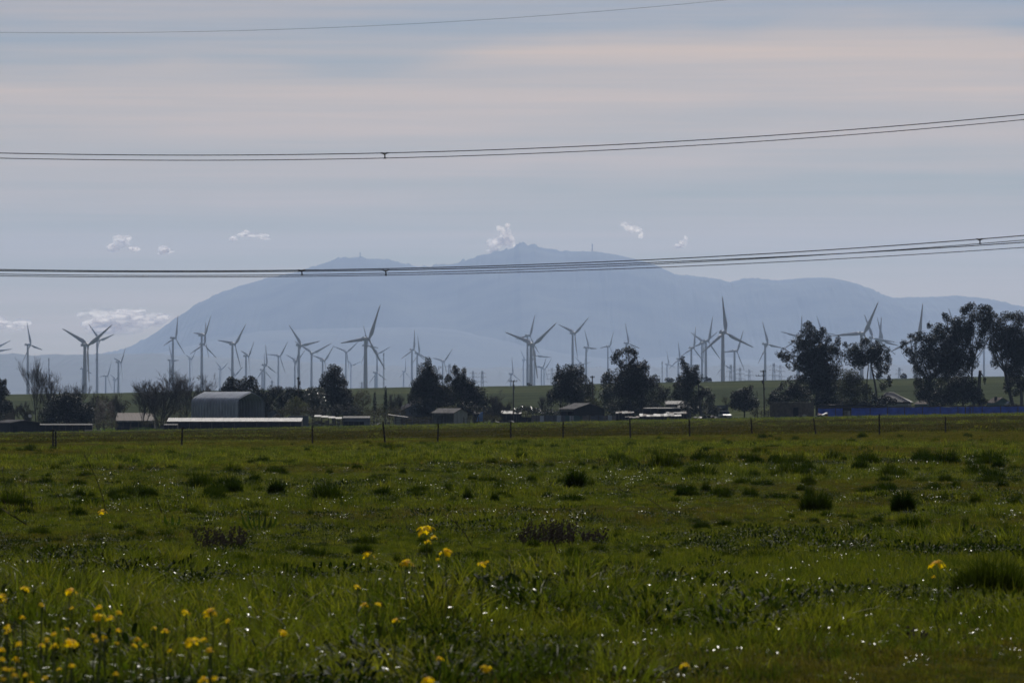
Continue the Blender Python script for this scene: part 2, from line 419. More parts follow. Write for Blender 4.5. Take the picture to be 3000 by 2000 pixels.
TURB = [
(-9,1016,53,30,21,"wind turbine cut off by the left photo edge, upper of two, blade pointing up right"),
(-13,1028,60,30,6,"wind turbine cut off by the left photo edge, lower of two, blade nearly level"),
(89,1010,72,55,108,"lone grey wind turbine left of the crossing pair, in front of the open sky"),
(257,1011,109,35,33,"large dark Y shaped wind turbine in front of the low cloud, one blade down"),
(291,997,69,45,15,"taller wind turbine close behind the large Y shaped one below the low cloud"),
(250,1080,59,65,105,"faint wind turbine behind the tower of the large Y shaped one at left"),
(315,1101,49,55,63,"small faint wind turbine just right of the pair under the low cloud"),
(340,1112,43,60,39,"tiny very faint wind turbine between two small ones under the mountain's left foot"),
(354,1061,61,65,48,"small wind turbine right of the pair, at the foot of the mountain's left flank"),
(514,990,70,55,78,"wind turbine with one blade upright crossing the mountain's left slope line"),
(504,1055,55,65,0,"faint low wind turbine behind the tower that crosses the mountain's slope line"),
(561,1052,42,60,42,"small faint wind turbine behind the bare tree with the leafy ball"),
(599,982,73,60,54,"upper rotor of the two turbines that overlap left of the arched barn"),
(598,1009,68,45,84,"lower rotor of the two turbines that overlap left of the arched barn"),
(688,1008,77,45,51,"wind turbine rising above the round evergreen behind the arched barn"),
(649,1081,42,55,27,"small faint wind turbine low between the bare trees and the round evergreen"),
(728,1043,63,65,45,"narrow edge-on wind turbine above the right side of the round evergreen"),
(689,1098,50,55,30,"very faint wind turbine half hidden by the tower above the round evergreen"),
(781,1069,62,55,96,"left wind turbine of the dark row, with an upright blade, nearly hiding a fainter one"),
(774,1083,53,60,90,"fainter wind turbine overlapped by its upright bladed neighbour above the hedge"),
(820,1043,54,40,54,"wind turbine above the hedge with one blade level towards the left"),
(869,1058,53,50,39,"fainter wind turbine left of the tall one beside the utility pole in the hedge"),
(882,1011,77,40,9,"tall wind turbine directly above the utility pole in the hedge"),
(915,1035,66,15,27,"wind turbine left of the big conifer, face-on, V of two blades and one down"),
(951,1056,61,50,45,"faint wind turbine partly hidden behind the top of the big conifer"),
(1016,1031,50,25,39,"wind turbine just right of the big conifer's top, nacelle towards the right"),
(1031,1070,37,40,18,"small faint wind turbine right of the big conifer, below its larger neighbour"),
(1080,993,110,40,66,"largest dark wind turbine left of the middle, its long blade reaching high up right"),
(1077,1012,67,60,114,"wind turbine hidden close behind the tower of the largest one left of the middle"),
(1108,1035,49,35,24,"wind turbine just right of the largest one, one blade pointing up right"),
(1105,1091,55,55,96,"very faint low wind turbine with crossed lower blades near the tall thin mast"),
(1212,1024,59,45,87,"left one of two turbines with upright blades over the dark gum tree's left shoulder"),
(1228,1035,56,55,99,"right one of two turbines with upright blades over the dark gum tree's left shoulder"),
(1187,1088,42,60,87,"small faint wind turbine low on the left of the dark gum tree"),
(1301,1058,50,40,48,"wind turbine rising between the two tops of the dark gum trees"),
(1502,1095,51,60,96,"small faint wind turbine right above the crossarm utility pole"),
(1552,983,68,50,69,"taller wind turbine close behind the wide Y shaped one in the middle"),
(1562,1009,101,30,39,"wide dark Y shaped wind turbine in the middle below the main summit"),
(1537,1054,37,55,6,"small faint wind turbine left of the tall pair in the middle"),
(1569,1041,55,30,114,"wind turbine hidden behind the middle pair, one blade level to the right"),
(1591,1075,44,60,57,"left one of two tiny faint turbines right of the middle pair"),
(1597,1080,40,40,51,"right one of two tiny faint turbines right of the middle pair"),
(1684,976,73,45,39,"wind turbine with a V of two raised blades above the round leafy tree"),
(1724,1018,60,65,117,"wind turbine with a blade upright above the right side of the round leafy tree"),
(1702,1067,36,30,12,"small faint wind turbine showing above the round leafy tree"),
(1786,1014,50,55,66,"wind turbine left of the tallest middle gum tree's top"),
(1841,1005,60,55,105,"wind turbine whose rotor stands right above the tallest middle gum tree"),
(1959,1067,43,65,108,"small faint wind turbine among thin masts left of the slender gum tree"),
(1991,1051,51,40,96,"faint wind turbine just behind the slender gum tree's tip"),
(2032,1019,66,55,81,"wind turbine above the right side of the slender gum tree"),
(2062,1004,63,45,30,"left one of two overlapping turbines close left of the biggest right hand turbine"),
(2075,999,76,50,75,"right one of two overlapping turbines, blade high, close left of the biggest right hand turbine"),
(2125,974,107,35,96,"biggest dark wind turbine right of the middle, one blade straight up"),
(2159,1028,69,55,63,"wind turbine close right of the biggest right hand one, a blade level to the left"),
(2249,1008,73,55,111,"lone wind turbine between the leaning utility pole and the tall gum trees"),
(2122,1068,49,55,99,"faint low wind turbine behind the tower of the biggest right hand turbine"),
(2346,991,68,35,87,"wind turbine hidden in the tall gum tree with its blade tip upright above the crown"),
(2341,988,66,35,45,"wind turbine hidden in the tall gum tree with a blade sticking out to the left"),
(2407,972,52,40,111,"wind turbine behind the tall gum tree, only a tip showing above its right crown"),
(2530,978,105,30,63,"large wind turbine above the gap between gum trees, long blade up right"),
(2556,990,75,30,111,"wind turbine just right of the large one over the round gum crown"),
(2585,998,72,50,108,"right one of two wind turbines standing almost in line right of the round gum crown"),
(2576,998,70,35,84,"left one of two wind turbines standing almost in line right of the round gum crown"),
(2690,991,104,40,81,"large wind turbine half hidden behind the right gum tree, blade upright"),
(2799,971,74,45,111,"wind turbine hidden in the right gum tree, only one tip above the crown"),
(2887,1018,57,40,111,"wind turbine hidden behind the bare trunk of the right gum tree"),
]
for t in TURB: turbine(*t)

# ------------------------------------------------------------------ lattice pylons, masts, summit structures
def lattice(mb, h, wb, wt, r, n, arms=()):
    for sx in (-1, 1):
        for sy in (-1, 1):
            mb.tube([(sx * wb, sy * wb, 0), (sx * wt, sy * wt, h)], r, 4)
    for i in range(n):
        z0, z1 = h * i / n, h * (i + 1) / n
        w0 = wb + (wt - wb) * i / n; w1 = wb + (wt - wb) * (i + 1) / n
        for s in (-1, 1):
            mb.tube([(-w0, s * w0, z0), (w1, s * w1, z1)], r * .6, 3); mb.tube([(w0, s * w0, z0), (-w1, s * w1, z1)], r * .6, 3)
            mb.tube([(s * w0, -w0, z0), (s * w1, w1, z1)], r * .6, 3)
    return mb
def pylon(px, ytop, ybase, d, label, arms=True):
    x = X(px, d); g = Hs(x, d); h = Z(ytop, d) - g
    r = thing('lattice_pylon', label, 'pylon', (x, d, g), rnd.uniform(-.4, .4), 'distant lattice pylons')
    k = h / 50.
    lattice(MB(), h, 2.6 * k, .7 * k, .26, 9).build('mast', M['pylon'], r)
    if arms:
        for z, w in ((.75, 6), (.86, 5), (.95, 4)):
            m = MB()
            for s in (-1, 1):
                m.tube([(0, 0, h * z + 1), (s * w * k, 0, h * z)], .2, 4); m.tube([(0, 0, h * z - 1), (s * w * k, 0, h * z)], .2, 4)
                m.tube([(s * w * k, 0, h * z), (s * w * k, 0, h * z - 2.4)], .16, 4)
            m.build('crossarm', M['pylon'], r)
for a in [(1386,1086,0,8600,"faint lattice pylon right of the dark gum trees, left of two"), (1413,1086,0,8600,"faint lattice pylon right of the dark gum trees, right of two"),
          (1060,1118,0,9500,"tiny faint pylon at the foot of the largest left turbine"), (2141,1068,0,9000,"faint thin pylon just right of the biggest turbine's tower"),
          (2168,1076,0,8200,"faint pylon at the tower of the turbine right of the biggest one"), (2195,1081,0,8600,"faint pylon midway between the biggest turbine and the leaning pole"),
          (2267,1063,0,8800,"faint pylon right of the lone turbine beside the leaning pole"), (2286,1068,0,9200,"faint pylon close left of the tall gum tree, right of another"),
          (2635,1076,0,8600,"faint pylon above the ridge between the two right hand gum trees"), (1617,1077,0,9400,"faint pylon left of the round leafy tree"),
          (1317,1066,0,9000,"faint pylon behind the right dark gum tree's tops"), (797,1114,0,9600,"tiny faint pylon above the hedge, left of the utility pole")]:
    pylon(*a)
def mast(px, ytop, d, label):
    x = X(px, d); g = Hs(x, d); h = Z(ytop, d) - g
    r = thing('met_mast', label, 'mast', (x, d, g), 0, 'thin measuring masts')
    lattice(MB(), h, .8, .6, .3, 12).build('mast', M['pylon'], r)
mast(1124, 1033, 7600, "tall thin measuring mast right of the largest left turbine")
mast(143, 1048, 9000, "thin faint measuring mast above the bare trees at left")
mast(1940, 1058, 9500, "thin faint measuring mast left of the slender gum tree")
def summit(px, dpx, label, name, cat, build):
    d = 35500.
    top = np.interp(px, [p[0] for p in MT], [p[1] for p in MT])
    r = thing(name, label, cat, (X(px, d), d, Z(top, d) - 6))
    build(r)
def tower_s(h, w):
    def f(r):
        m = lattice(MB(), h, w, w * .6, 1.6, 6); m.build('mast', M['pylon'], r)
        m = MB(); m.box(-w * 2, w * 2, -3, 3, h * .55, h * .6); m.build('antenna_platform', M['pylon'], r)
    return f
summit(1055, 0, "radio mast on the lower left peak of the mountain", 'radio_mast', 'mast', tower_s(34, 1.8))
summit(1735, 0, "radio mast on the shoulder right of the main summit", 'radio_mast', 'mast', tower_s(56, 2.2))
def bld(r):
    m = MB(); m.box(-9, 9, -7, 7, 0, 13); m.build('wall', M['pylon'], r)
    m = MB(); m.tube([(0, 0, 13), (0, 0, 18), (0, 0, 22)], [4, 4, 1], 8); m.build('lantern', M['pylon'], r)
summit(1523, 0, "small stone lookout building on the main summit", 'lookout_building', 'building', bld)
# ------------------------------------------------------------------ grass (stuff: geometry-node tufts on scattered points)
def blades_mesh(name, n, rad, h0, h1, w, lean, mt, seed, droop=.35, levels=3, dome=0.0):
    g = np.random.default_rng(seed)
    a = g.uniform(0, 2 * np.pi, n); r = rad * np.sqrt(g.uniform(0, 1, n))
    bx, by = r * np.cos(a), r * np.sin(a)
    h = g.uniform(h0, h1, n) * (1 - dome * (r / rad) ** 2)
    la = a + g.normal(0, 1.0, n); ln = np.abs(g.normal(lean, lean * .6, n)) * h
    fa = g.uniform(0, np.pi, n)      # facing of the blade
    ww = w * g.uniform(.6, 1.4, n)
    lv = np.linspace(0, 1, levels + 1)
    rows = []
    for t in lv:
        px = bx + np.cos(la) * ln * t ** 1.9; py = by + np.sin(la) * ln * t ** 1.9
        pz = h * (t - droop * np.clip(ln / h, 0, 1.4) * t ** 2.5) - .02 * (t == 0)
        hw = ww * (1 - t) ** .6 * (.7 + .6 * t * (1 - t)) * .5
        sx, sy = np.cos(fa + t * .6), np.sin(fa + t * .6)
        rows.append((np.stack([px - sx * hw, py - sy * hw, pz], 1), np.stack([px + sx * hw, py + sy * hw, pz], 1), np.stack([px, py, pz], 1)))
    V = []
    for k in range(levels): V += [rows[k][0], rows[k][1]]
    V.append(rows[levels][2])
    nv = len(V); V = np.stack(V, 1).reshape(-1, 3)
    o = np.arange(n)[:, None] * nv
    q = np.concatenate([o + np.array([[2 * k, 2 * k + 1, 2 * k + 3, 2 * k + 2]]) for k in range(levels - 1)])
    t = o + np.array([[2 * levels - 2, 2 * levels - 1, 2 * levels]])
    return np_mesh(name, V, [q, t], mt, True)
def weed_mesh(name, n, rad, L, w, mt, seed):
    g = np.random.default_rng(seed); mb = MB()
    for k in range(n):
        a = g.uniform(0, 2 * np.pi); el = g.uniform(.15, 1.2); l = L * g.uniform(.6, 1.2); ww = w * g.uniform(.7, 1.3)
        r = rad * math.sqrt(g.uniform(0, 1)); b = Vector((r * math.cos(a), r * math.sin(a), g.uniform(0, .12)))
        a2 = a + g.normal(0, .5)
        dr = Vector((math.cos(a2) * math.cos(el), math.sin(a2) * math.cos(el), math.sin(el))); sd = dr.cross(Vector((0, 0, 1))).normalized()
        up = sd.cross(dr)
        p = [b, b + dr * l * .35 + sd * ww * .5 + up * ww * .12, b + dr * l * .35 - sd * ww * .5 + up * ww * .12, b + dr * l * .4, b + dr * l * .72 + sd * ww * .4 - up * l * .05, b + dr * l * .72 - sd * ww * .4 - up * l * .05, b + dr * l * .95 - Vector((0, 0, l * .18))]
        mb.add(p, [(0, 1, 3), (0, 3, 2), (3, 1, 4), (3, 5, 2), (3, 4, 6), (3, 6, 5)])
    return mb.mesh(name, mt, True)
PROTO = bpy.data.collections.new('grass_prototypes')
protos = []
def proto(me):
    i = len(protos)
    o = bpy.data.objects.new('proto_%02d' % i, me); PROTO.objects.link(o); protos.append(o); return i
PN = [proto(blades_mesh('turf', 46, .13, .04, .155, .009, .5, M['grass'], 11 + k)) for k in range(3)]
PN += [proto(blades_mesh('turf', 40, .14, .03, .10, .009, .6, M['grass_dry'], 21))]
PW = [proto(weed_mesh('weed', 26, .13, .045, .014, M['weed'], 31 + k)) for k in range(2)]
PK = [proto(weed_mesh('dark_weed', 70, .2, .07, .02, M['weed_dark'], 35 + k)) for k in range(2)]
PL = [proto(blades_mesh('long_grass', 60, .13, .12, .26, .012, .55, M['grass'], 41 + k, levels=4)) for k in range(2)]
PB = [proto(blades_mesh('turf', 50, .24, .04, .15, .015, .5, M['grass'], 51 + k)) for k in range(2)] + [proto(blades_mesh('turf', 44, .26, .03, .10, .014, .6, M['grass_dry'], 55))]
PT = [proto(blades_mesh('tussock', 620, .30, .26, .46, .015, .28, M['tussock'], 61 + k, levels=4, dome=.72)) for k in range(2)]
PC = [proto(blades_mesh('turf', 60, .6, .1, .26, .036, .6, M['grass'], 71)), proto(blades_mesh('turf', 60, .65, .07, .16, .034, .7, M['grass_dry'], 72))]
PD = [proto(blades_mesh('turf', 60, 1.3, .06, .17, .09, .8, M['grass_far'], 81)), proto(blades_mesh('turf', 60, 1.2, .07, .2, .08, .7, M['grass'], 82))]

pts, idx, rot, scl = [], [], [], []
def scatter(n, d0, d1, half, choose):
    u = rng.uniform(0, 1, n)
    d = np.sqrt(d0 ** 2 + u * (d1 ** 2 - d0 ** 2)); az = rng.uniform(-half, half, n)
    x = d * np.sin(az); y = d * np.cos(az)
    ii, ss, keep = choose(x, y, d, n)
    x, y, ii, ss = x[keep], y[keep], ii[keep], ss[keep]
    z = H(x, y)
    pts.append(np.stack([x, y, z], 1)); idx.append(ii)
    k = len(x)
    rot.append(np.stack([rng.normal(0, .1, k), rng.normal(0, .1, k), rng.uniform(0, 6.283, k)], 1))
    scl.append(np.stack([ss, ss, ss * rng.uniform(.8, 1.25, k)], 1))
def lush(x, y): return np.clip(.5 + (fbm(x / 4.5, y / 9.0, 141, 4) - .5) * 2.3, 0, 1)
def ch_near(x, y, d, n):
    l = lush(x, y); p = rng.uniform(0, 1, n)
    ii = np.array(PN)[rng.integers(0, 3, n)]
    dry = fbm(x / 9, y / 16, 171, 3)
    ii = np.where(p < np.clip((dry - .38) * 3.2, .06, .85), PN[3], ii)
    ii = np.where((rng.uniform(0, 1, n) < .012 + .02 * (l > .5)), np.array(PW)[rng.integers(0, 2, n)], ii)
    ii = np.where((l > .7) & (rng.uniform(0, 1, n) < .10), np.array(PL)[rng.integers(0, 2, n)], ii)
    dk = fbm(x / 1.6, y / 3.0, 211, 4)
    ii = np.where((dk > .56) & (rng.uniform(0, 1, n) < .10), np.array(PK)[rng.integers(0, 2, n)], ii)
    return ii, (.35 + 1.1 * l) * rng.uniform(.6, 1.3, n), (rng.uniform(0, 1, n) < .75 + 1.1 * fbm(x / 1.1, y / 1.8, 231, 3)) & (rng.uniform(0, 1, n) < (102 - d) / 36)
def ch_mid(x, y, d, n):
    l = lush(x, y); dry = fbm(x / 9, y / 16, 171, 3)
    ii = np.array(PB)[rng.integers(0, 2, n)]
    ii = np.where(rng.uniform(0, 1, n) < np.clip((dry - .32) * 3.6, .12, .9), PB[2], ii)
    ii = np.where((l > .75) & (rng.uniform(0, 1, n) < .03), np.array(PL)[rng.integers(0, 2, n)], ii)
    ii = np.where((l > .75) & (rng.uniform(0, 1, n) < .006), np.array(PT)[rng.integers(0, 2, n)], ii)
    ii = np.where(rng.uniform(0, 1, n) < .04, np.array(PW)[rng.integers(0, 2, n)], ii)
    dk = fbm(x / 2, y / 5.0, 211, 4)
    ii = np.where((dk > .58) & (rng.uniform(0, 1, n) < .09), np.array(PK)[rng.integers(0, 2, n)], ii)
    return ii, (.32 + .75 * l) * rng.uniform(.5, 1.6, n), (rng.uniform(0, 1, n) < .55 + .9 * fbm(x / 2, y / 4, 231, 3)) & (rng.uniform(0, 1, n) < (d - 62) / 34)
def ch_c(x, y, d, n):
    l = lush(x, y); dry = fbm(x / 14, y / 30, 171, 3)
    u = np.arctan2(x, y) / .09
    out = d > 335 + 20 * u
    ii = np.where(rng.uniform(0, 1, n) < np.clip((dry - .3) * 3.6 + out * .55, .15, .97), PC[1], PC[0])
    ii = np.where((l > .75) & (rng.uniform(0, 1, n) < .012) & ~out, np.array(PT)[rng.integers(0, 2, n)], ii)
    return ii, (.32 + .75 * l) * rng.uniform(.7, 1.25, n) * np.where(out, .75, 1), np.ones(n, bool)
def ch_d(x, y, d, n):
    g = fbm(x / 60, y / 90, 191, 3)
    u = np.arctan2(x, y) / .09
    edge = d > 1060 - 60 * u
    ii = np.where((rng.uniform(0, 1, n) < np.clip((g - .52) * 3, .03, .5)) | edge, PD[1], PD[0])
    return ii, rng.uniform(.6, 1.2, n) * np.where(edge, 1.4, 1), np.ones(n, bool)
scatter(66000, 22, 100, .125, ch_near)
scatter(84000, 64, 190, .112, ch_mid)
scatter(52000, 188, 420, .108, ch_c)
scatter(42000, 410, 1240, .106, ch_d)
# hummocks of dark rank grass seen in the photograph (centre px, base px, width px, height px)
TUS = [(320,1375,45,18),(300,1347,26,12),(160,1340,55,18),(345,1348,50,16),(625,1383,25,16),(115,1358,30,12),(204,1388,30,14),(560,1400,55,18),(845,1360,65,22),(352,1480,90,34),
 (1225,1355,55,18),(1370,1380,60,22),(1500,1373,90,26),(1560,1375,150,30),(1315,1348,26,20),(1704,1368,36,24),(1492,1343,30,18),(1602,1317,90,22),(1530,1305,45,16),(1440,1320,50,16),(1357,1328,30,15),(1610,1450,55,26),(1795,1294,45,15),(1857,1362,40,22),
 (2130,1302,50,18),(2245,1284,50,15),(2320,1305,36,15),(2268,1355,46,24),(2446,1355,20,18),(2365,1404,90,30),(2408,1386,30,26),(2490,1378,30,20),(2686,1384,30,24),(2923,1368,46,24),(2836,1282,40,20),(2898,1300,26,15),(2607,1330,26,15),(2040,1404,100,46),(2215,1404,50,26),(2730,1412,50,20),
 (2005,1300,40,15),(1740,1320,60,16),(1100,1310,50,14),(985,1318,40,14),(700,1345,40,14),(1010,1372,60,20),(900,1420,50,22),(1960,1340,60,18),(2560,1310,40,14),(2990,1330,50,20)]
for (px, by, w, h) in TUS:
    x, y, d = 0, 0, 0
    lo, hi = 30., 420.
    for _ in range(30):
        d = (lo + hi) / 2
        yy = HY + (CAMZ - Hs(X(px, d), d)) * F / d
        if yy > by: lo = d
        else: hi = d
    s = w * S(d) / .95; hs = h * S(d) / .36
    k = max(1, int(w / max(h, 1) / 1.6))
    for j in range(k):
        xx = X(px + (j + .5 - k / 2) * w / k, d); dj = d + rng.uniform(-.5, .5)
        pts.append(np.array([[xx, dj, Hs(xx, dj) - .03]])); idx.append(np.array([PT[j % 2]])); rot.append(np.array([[0, 0, rng.uniform(0, 6.28)]])); scl.append(np.array([[s / k * 1.25, s / k * 1.25, hs * rng.uniform(.85, 1.15)]]))
for q in range(900):
    d = 62 * (330 / 62) ** rng.uniform(0, 1); az = rng.uniform(-.105, .105); x, y = d * math.sin(az), d * math.cos(az)
    if vnoise(np.array([x / 9.]), np.array([y / 20.]), 77)[0] < .2: continue
    sz = .32 + .75 * rng.uniform(0, 1) ** 2.2; hz = .4 + .5 * rng.uniform(0, 1) ** 1.6
    if d < 100: sz *= .6; hz *= .62
    pts.append(np.array([[x, y, Hs(x, y) - .03]])); idx.append(np.array([PT[q % 2]])); rot.append(np.array([[0, 0, rng.uniform(0, 6.28)]])); scl.append(np.array([[sz * rng.uniform(1, 1.8), sz, hz]]))
P_ = np.concatenate(pts); I_ = np.concatenate(idx).astype(np.int32); R_ = np.concatenate(rot); S_ = np.concatenate(scl)
gm = bpy.data.meshes.new('grass'); gm.vertices.add(len(P_)); gm.vertices.foreach_set('co', P_.astype(np.float32).ravel())
a = gm.attributes.new('idx', 'INT', 'POINT'); a.data.foreach_set('value', I_)
a = gm.attributes.new('rot', 'FLOAT_VECTOR', 'POINT'); a.data.foreach_set('vector', R_.astype(np.float32).ravel())
a = gm.attributes.new('scl', 'FLOAT_VECTOR', 'POINT'); a.data.foreach_set('vector', S_.astype(np.float32).ravel())
grass = link('grass', gm); tag(grass, 'green pasture grass with olive patches covering the field', kind='stuff')
ng = bpy.data.node_groups.new('scatter_grass', 'GeometryNodeTree')
ng.interface.new_socket('Geometry', in_out='INPUT', socket_type='NodeSocketGeometry')
ng.interface.new_socket('Geometry', in_out='OUTPUT', socket_type='NodeSocketGeometry')
gi = ng.nodes.new('NodeGroupInput'); go = ng.nodes.new('NodeGroupOutput')
ci = ng.nodes.new('GeometryNodeCollectionInfo'); ci.inputs['Collection'].default_value = PROTO
ci.inputs['Separate Children'].default_value = True; ci.inputs['Reset Children'].default_value = True
ip = ng.nodes.new('GeometryNodeInstanceOnPoints'); ip.inputs['Pick Instance'].default_value = True
def natt(name, t):
    n = ng.nodes.new('GeometryNodeInputNamedAttribute'); n.data_type = t; n.inputs['Name'].default_value = name; return n.outputs['Attribute']
ng.links.new(gi.outputs[0], ip.inputs['Points']); ng.links.new(ci.outputs[0], ip.inputs['Instance'])
ng.links.new(natt('idx', 'INT'), ip.inputs['Instance Index'])
er = ng.nodes.new('FunctionNodeEulerToRotation'); ng.links.new(natt('rot', 'FLOAT_VECTOR'), er.inputs[0]); ng.links.new(er.outputs[0], ip.inputs['Rotation'])
ng.links.new(natt('scl', 'FLOAT_VECTOR'), ip.inputs['Scale']); ng.links.new(ip.outputs[0], go.inputs[0])
md = grass.modifiers.new('scatter', 'NODES'); md.node_group = ng
# ------------------------------------------------------------------ trees
M['leaf_gum'] = mat('gum_leaves', (.02, .023, .0145), .6, .45, .35, trans=.1, spec=.2)
M['leaf_dark'] = mat('evergreen_leaves', (.011, .015, .009), .65, .45, .4, trans=.08, spec=.25)
M['leaf_olive'] = mat('olive_leaves', (.05, .05, .02), .7, .4, .5, trans=.15, spec=.2)
M['leaf_sage'] = mat('sage_leaves', (.085, .085, .05), .7, .4, .5, trans=.2, spec=.2)
M['leaf_gloss'] = mat('glossy_leaves', (.03, .036, .018), .3, .4, .6, trans=.08, spec=.6)
M['leaf_brown'] = mat('brown_brush', (.06, .05, .03), .8, .4, .5, trans=.15, spec=.15)
M['blossom'] = mat('pale_blossom', (.20, .165, .15), .8, .4, .8, spec=.1)
M['bark'] = mat('grey_bark', (.035, .03, .026), .9, .3, 2.0, stretch=(1, 1, .2))
M['bark_gum'] = mat('gum_bark', (.06, .056, .053), .8, .4, 1.2, stretch=(1, 1, .25))
M['twig'] = mat('bare_twigs', (.04, .031, .026), .9, .3, 1.5)
M['leaf_weed'] = mat('green_shrub', (.05, .075, .016), .6, .4, .6, trans=.3, spec=.25)

def leaf_cloud(lobes, n_per_m2, size, seed, hang=0.0, clump=1.0, thresh=.42, nscale=.55):
    """lobes: (x, y, z, rx, ry, rz). Leaf sprays through each lobe's volume, thinned by noise so that gaps open."""
    g = np.random.default_rng(seed)
    VV = []
    for (cx, cy, cz, rx, ry, rz) in lobes:
        n = max(40, int(n_per_m2 * math.pi * rx * rz))
        m = int(n * 2.4)
        p = g.normal(0, 1, (m, 3)); p /= np.linalg.norm(p, axis=1)[:, None]
        p *= (g.uniform(0, 1, m) ** .45)[:, None]
        p *= (1 + .28 * (fbm(p[:, 0] * 2.2 + cx, p[:, 2] * 2.2 + cz, seed + 3, 3) - .5) * 2)[:, None]
        P = p * np.array([rx, ry, rz]) + np.array([cx, cy, cz])
        q = fbm(P[:, 0] * nscale + P[:, 1] * .31, P[:, 2] * nscale * .8 + P[:, 1] * .23, seed, 4)
        keep = np.where(q > thresh)[0][:n]
        if len(keep) < n * .25: keep = np.argsort(-q)[:max(8, n // 3)]
        VV.append(P[keep])
    P = np.concatenate(VV); n = len(P)
    s = size * g.uniform(.55, 1.35, n)
    d = g.normal(0, 1, (n, 3)); d[:, 2] = d[:, 2] * .8 - hang; d /= np.linalg.norm(d, axis=1)[:, None]
    e = g.normal(0, 1, (n, 3)); e -= d * (e * d).sum(1)[:, None]; e /= np.linalg.norm(e, axis=1)[:, None]
    f = np.cross(d, e)
    L = s[:, None]
    a = P - d * L * .5; b = P + e * L * .34 + f * L * .1; c = P + d * L * .55; dd = P - e * L * .34 + f * L * .1
    V = np.stack([a, b, c, dd], 1).reshape(-1, 3)
    o = np.arange(n)[:, None] * 4
    return V, np.concatenate([o + np.array([[0, 1, 2]]), o + np.array([[0, 2, 3]])])
def limb(mb, p0, p1, r0, r1, seed, bend=.12, n=6, k=5):
    g = random.Random(seed); p0 = Vector(p0); p1 = Vector(p1); l = (p1 - p0).length
    o = Vector((g.uniform(-1, 1), g.uniform(-1, 1), g.uniform(-.3, .3))) * l * bend
    pts = [p0.lerp(p1, t / k) + o * math.sin(math.pi * t / k) for t in range(k + 1)]
    mb.tube(pts, [r0 + (r1 - r0) * t / k for t in range(k + 1)], n)
    return pts
TREE_N = [0]
def tree(name, label, d, trunks, lobes, kind='gum', group=None, dens=None, size=None, branches=True, depth=.8, cat='tree', extra=None):
    """trunks: list of (base px, fork px, fork py, radius m); lobes in photo pixels, given depth about the tree's axis"""
    TREE_N[0] += 1; sd = 1000 + TREE_N[0] * 17
    cfg = {'gum': ('leaf_gum', 'bark_gum', 105, .28, .45, .405), 'dark': ('leaf_dark', 'bark', 120, .29, .1, .30), 'olive': ('leaf_olive', 'bark', 100, .27, .1, .34),
           'sage': ('leaf_sage', 'bark', 75, .24, -.3, .38), 'gloss': ('leaf_gloss', 'bark', 100, .32, .1, .34), 'brown': ('leaf_brown', 'bark', 60, .22, -.5, .37),
           'blossom': ('blossom', 'bark', 60, .2, 0, .40), 'cypress': ('leaf_dark', 'bark', 130, .22, -1.2, .2), 'weed': ('leaf_weed', 'bark', 80, .22, -.4, .3)}[kind]
    s = S(d); x0 = X(trunks[0][0], d); g0 = Hs(x0, d)
    gr = random.Random(sd)
    r = thing(name, label, cat, (x0, d, g0), 0, group)
    lb = []
    kk = 1.12 if kind == 'gum' else 1.04
    for (cx, cy, rx, ry) in lobes:
        rx *= kk; ry *= kk
        rm = (rx + ry) / 2 * s
        lb.append((X(cx, d) - x0, gr.uniform(-depth, depth) * rm * 1.2, Z(cy, d) - g0, rx * s, rm * 1.1, ry * s))
    full = list(lb)
    if kind == 'gum' and len(lb) > 6:       # inner foliage between the outer masses and the crown's middle
        c = np.mean([L[:3] for L in lb], 0)
        full += [(L[0] * .55 + c[0] * .45, L[1] * .6, L[2] * .6 + c[2] * .4, L[3] * .66, L[4] * .66, L[5] * .66) for L in lb]
    V, Fc = leaf_cloud(full, dens or cfg[2], size or cfg[3], sd, cfg[4], thresh=cfg[5])
    link('crown', np_mesh('crown', V, [Fc], M[cfg[0]]), r)
    forks = []
    for ti, (bx, fx, fy, rad) in enumerate(trunks):
        tb = MB(); bz = X(bx, d) - x0
        f = Vector((X(fx, d) - x0, gr.uniform(-.5, .5), Z(fy, d) - g0))
        pts = limb(tb, (bz, 0, -.3), f, rad, rad * .6, sd + ti, .06, 8, 6)
        forks.append((f, rad * .6, tb))
    if branches:
        for L in lb:
            c = Vector(L[:3])
            f, rr, tb = min(forks, key=lambda q: (q[0] - c).length)
            pts = limb(tb, f + (Vector((0, 0, -.5)) if c.z < f.z else Vector()), c + Vector((0, 0, L[5] * .3)), rr * .65, .05, gr.random(), .16, 5, 5)
            for q in range(4):
                b = pts[gr.randint(2, 4)]
                limb(tb, b, c + Vector((gr.uniform(-.8, .8) * L[3], gr.uniform(-.8, .8) * L[4], gr.uniform(-.6, .9) * L[5])), rr * .28, .02, gr.random(), .2, 4, 4)
    for f, rr, tb in forks: tb.build('trunk', M[cfg[1]], r, True)
    if extra: extra(r, x0, g0)
    return r
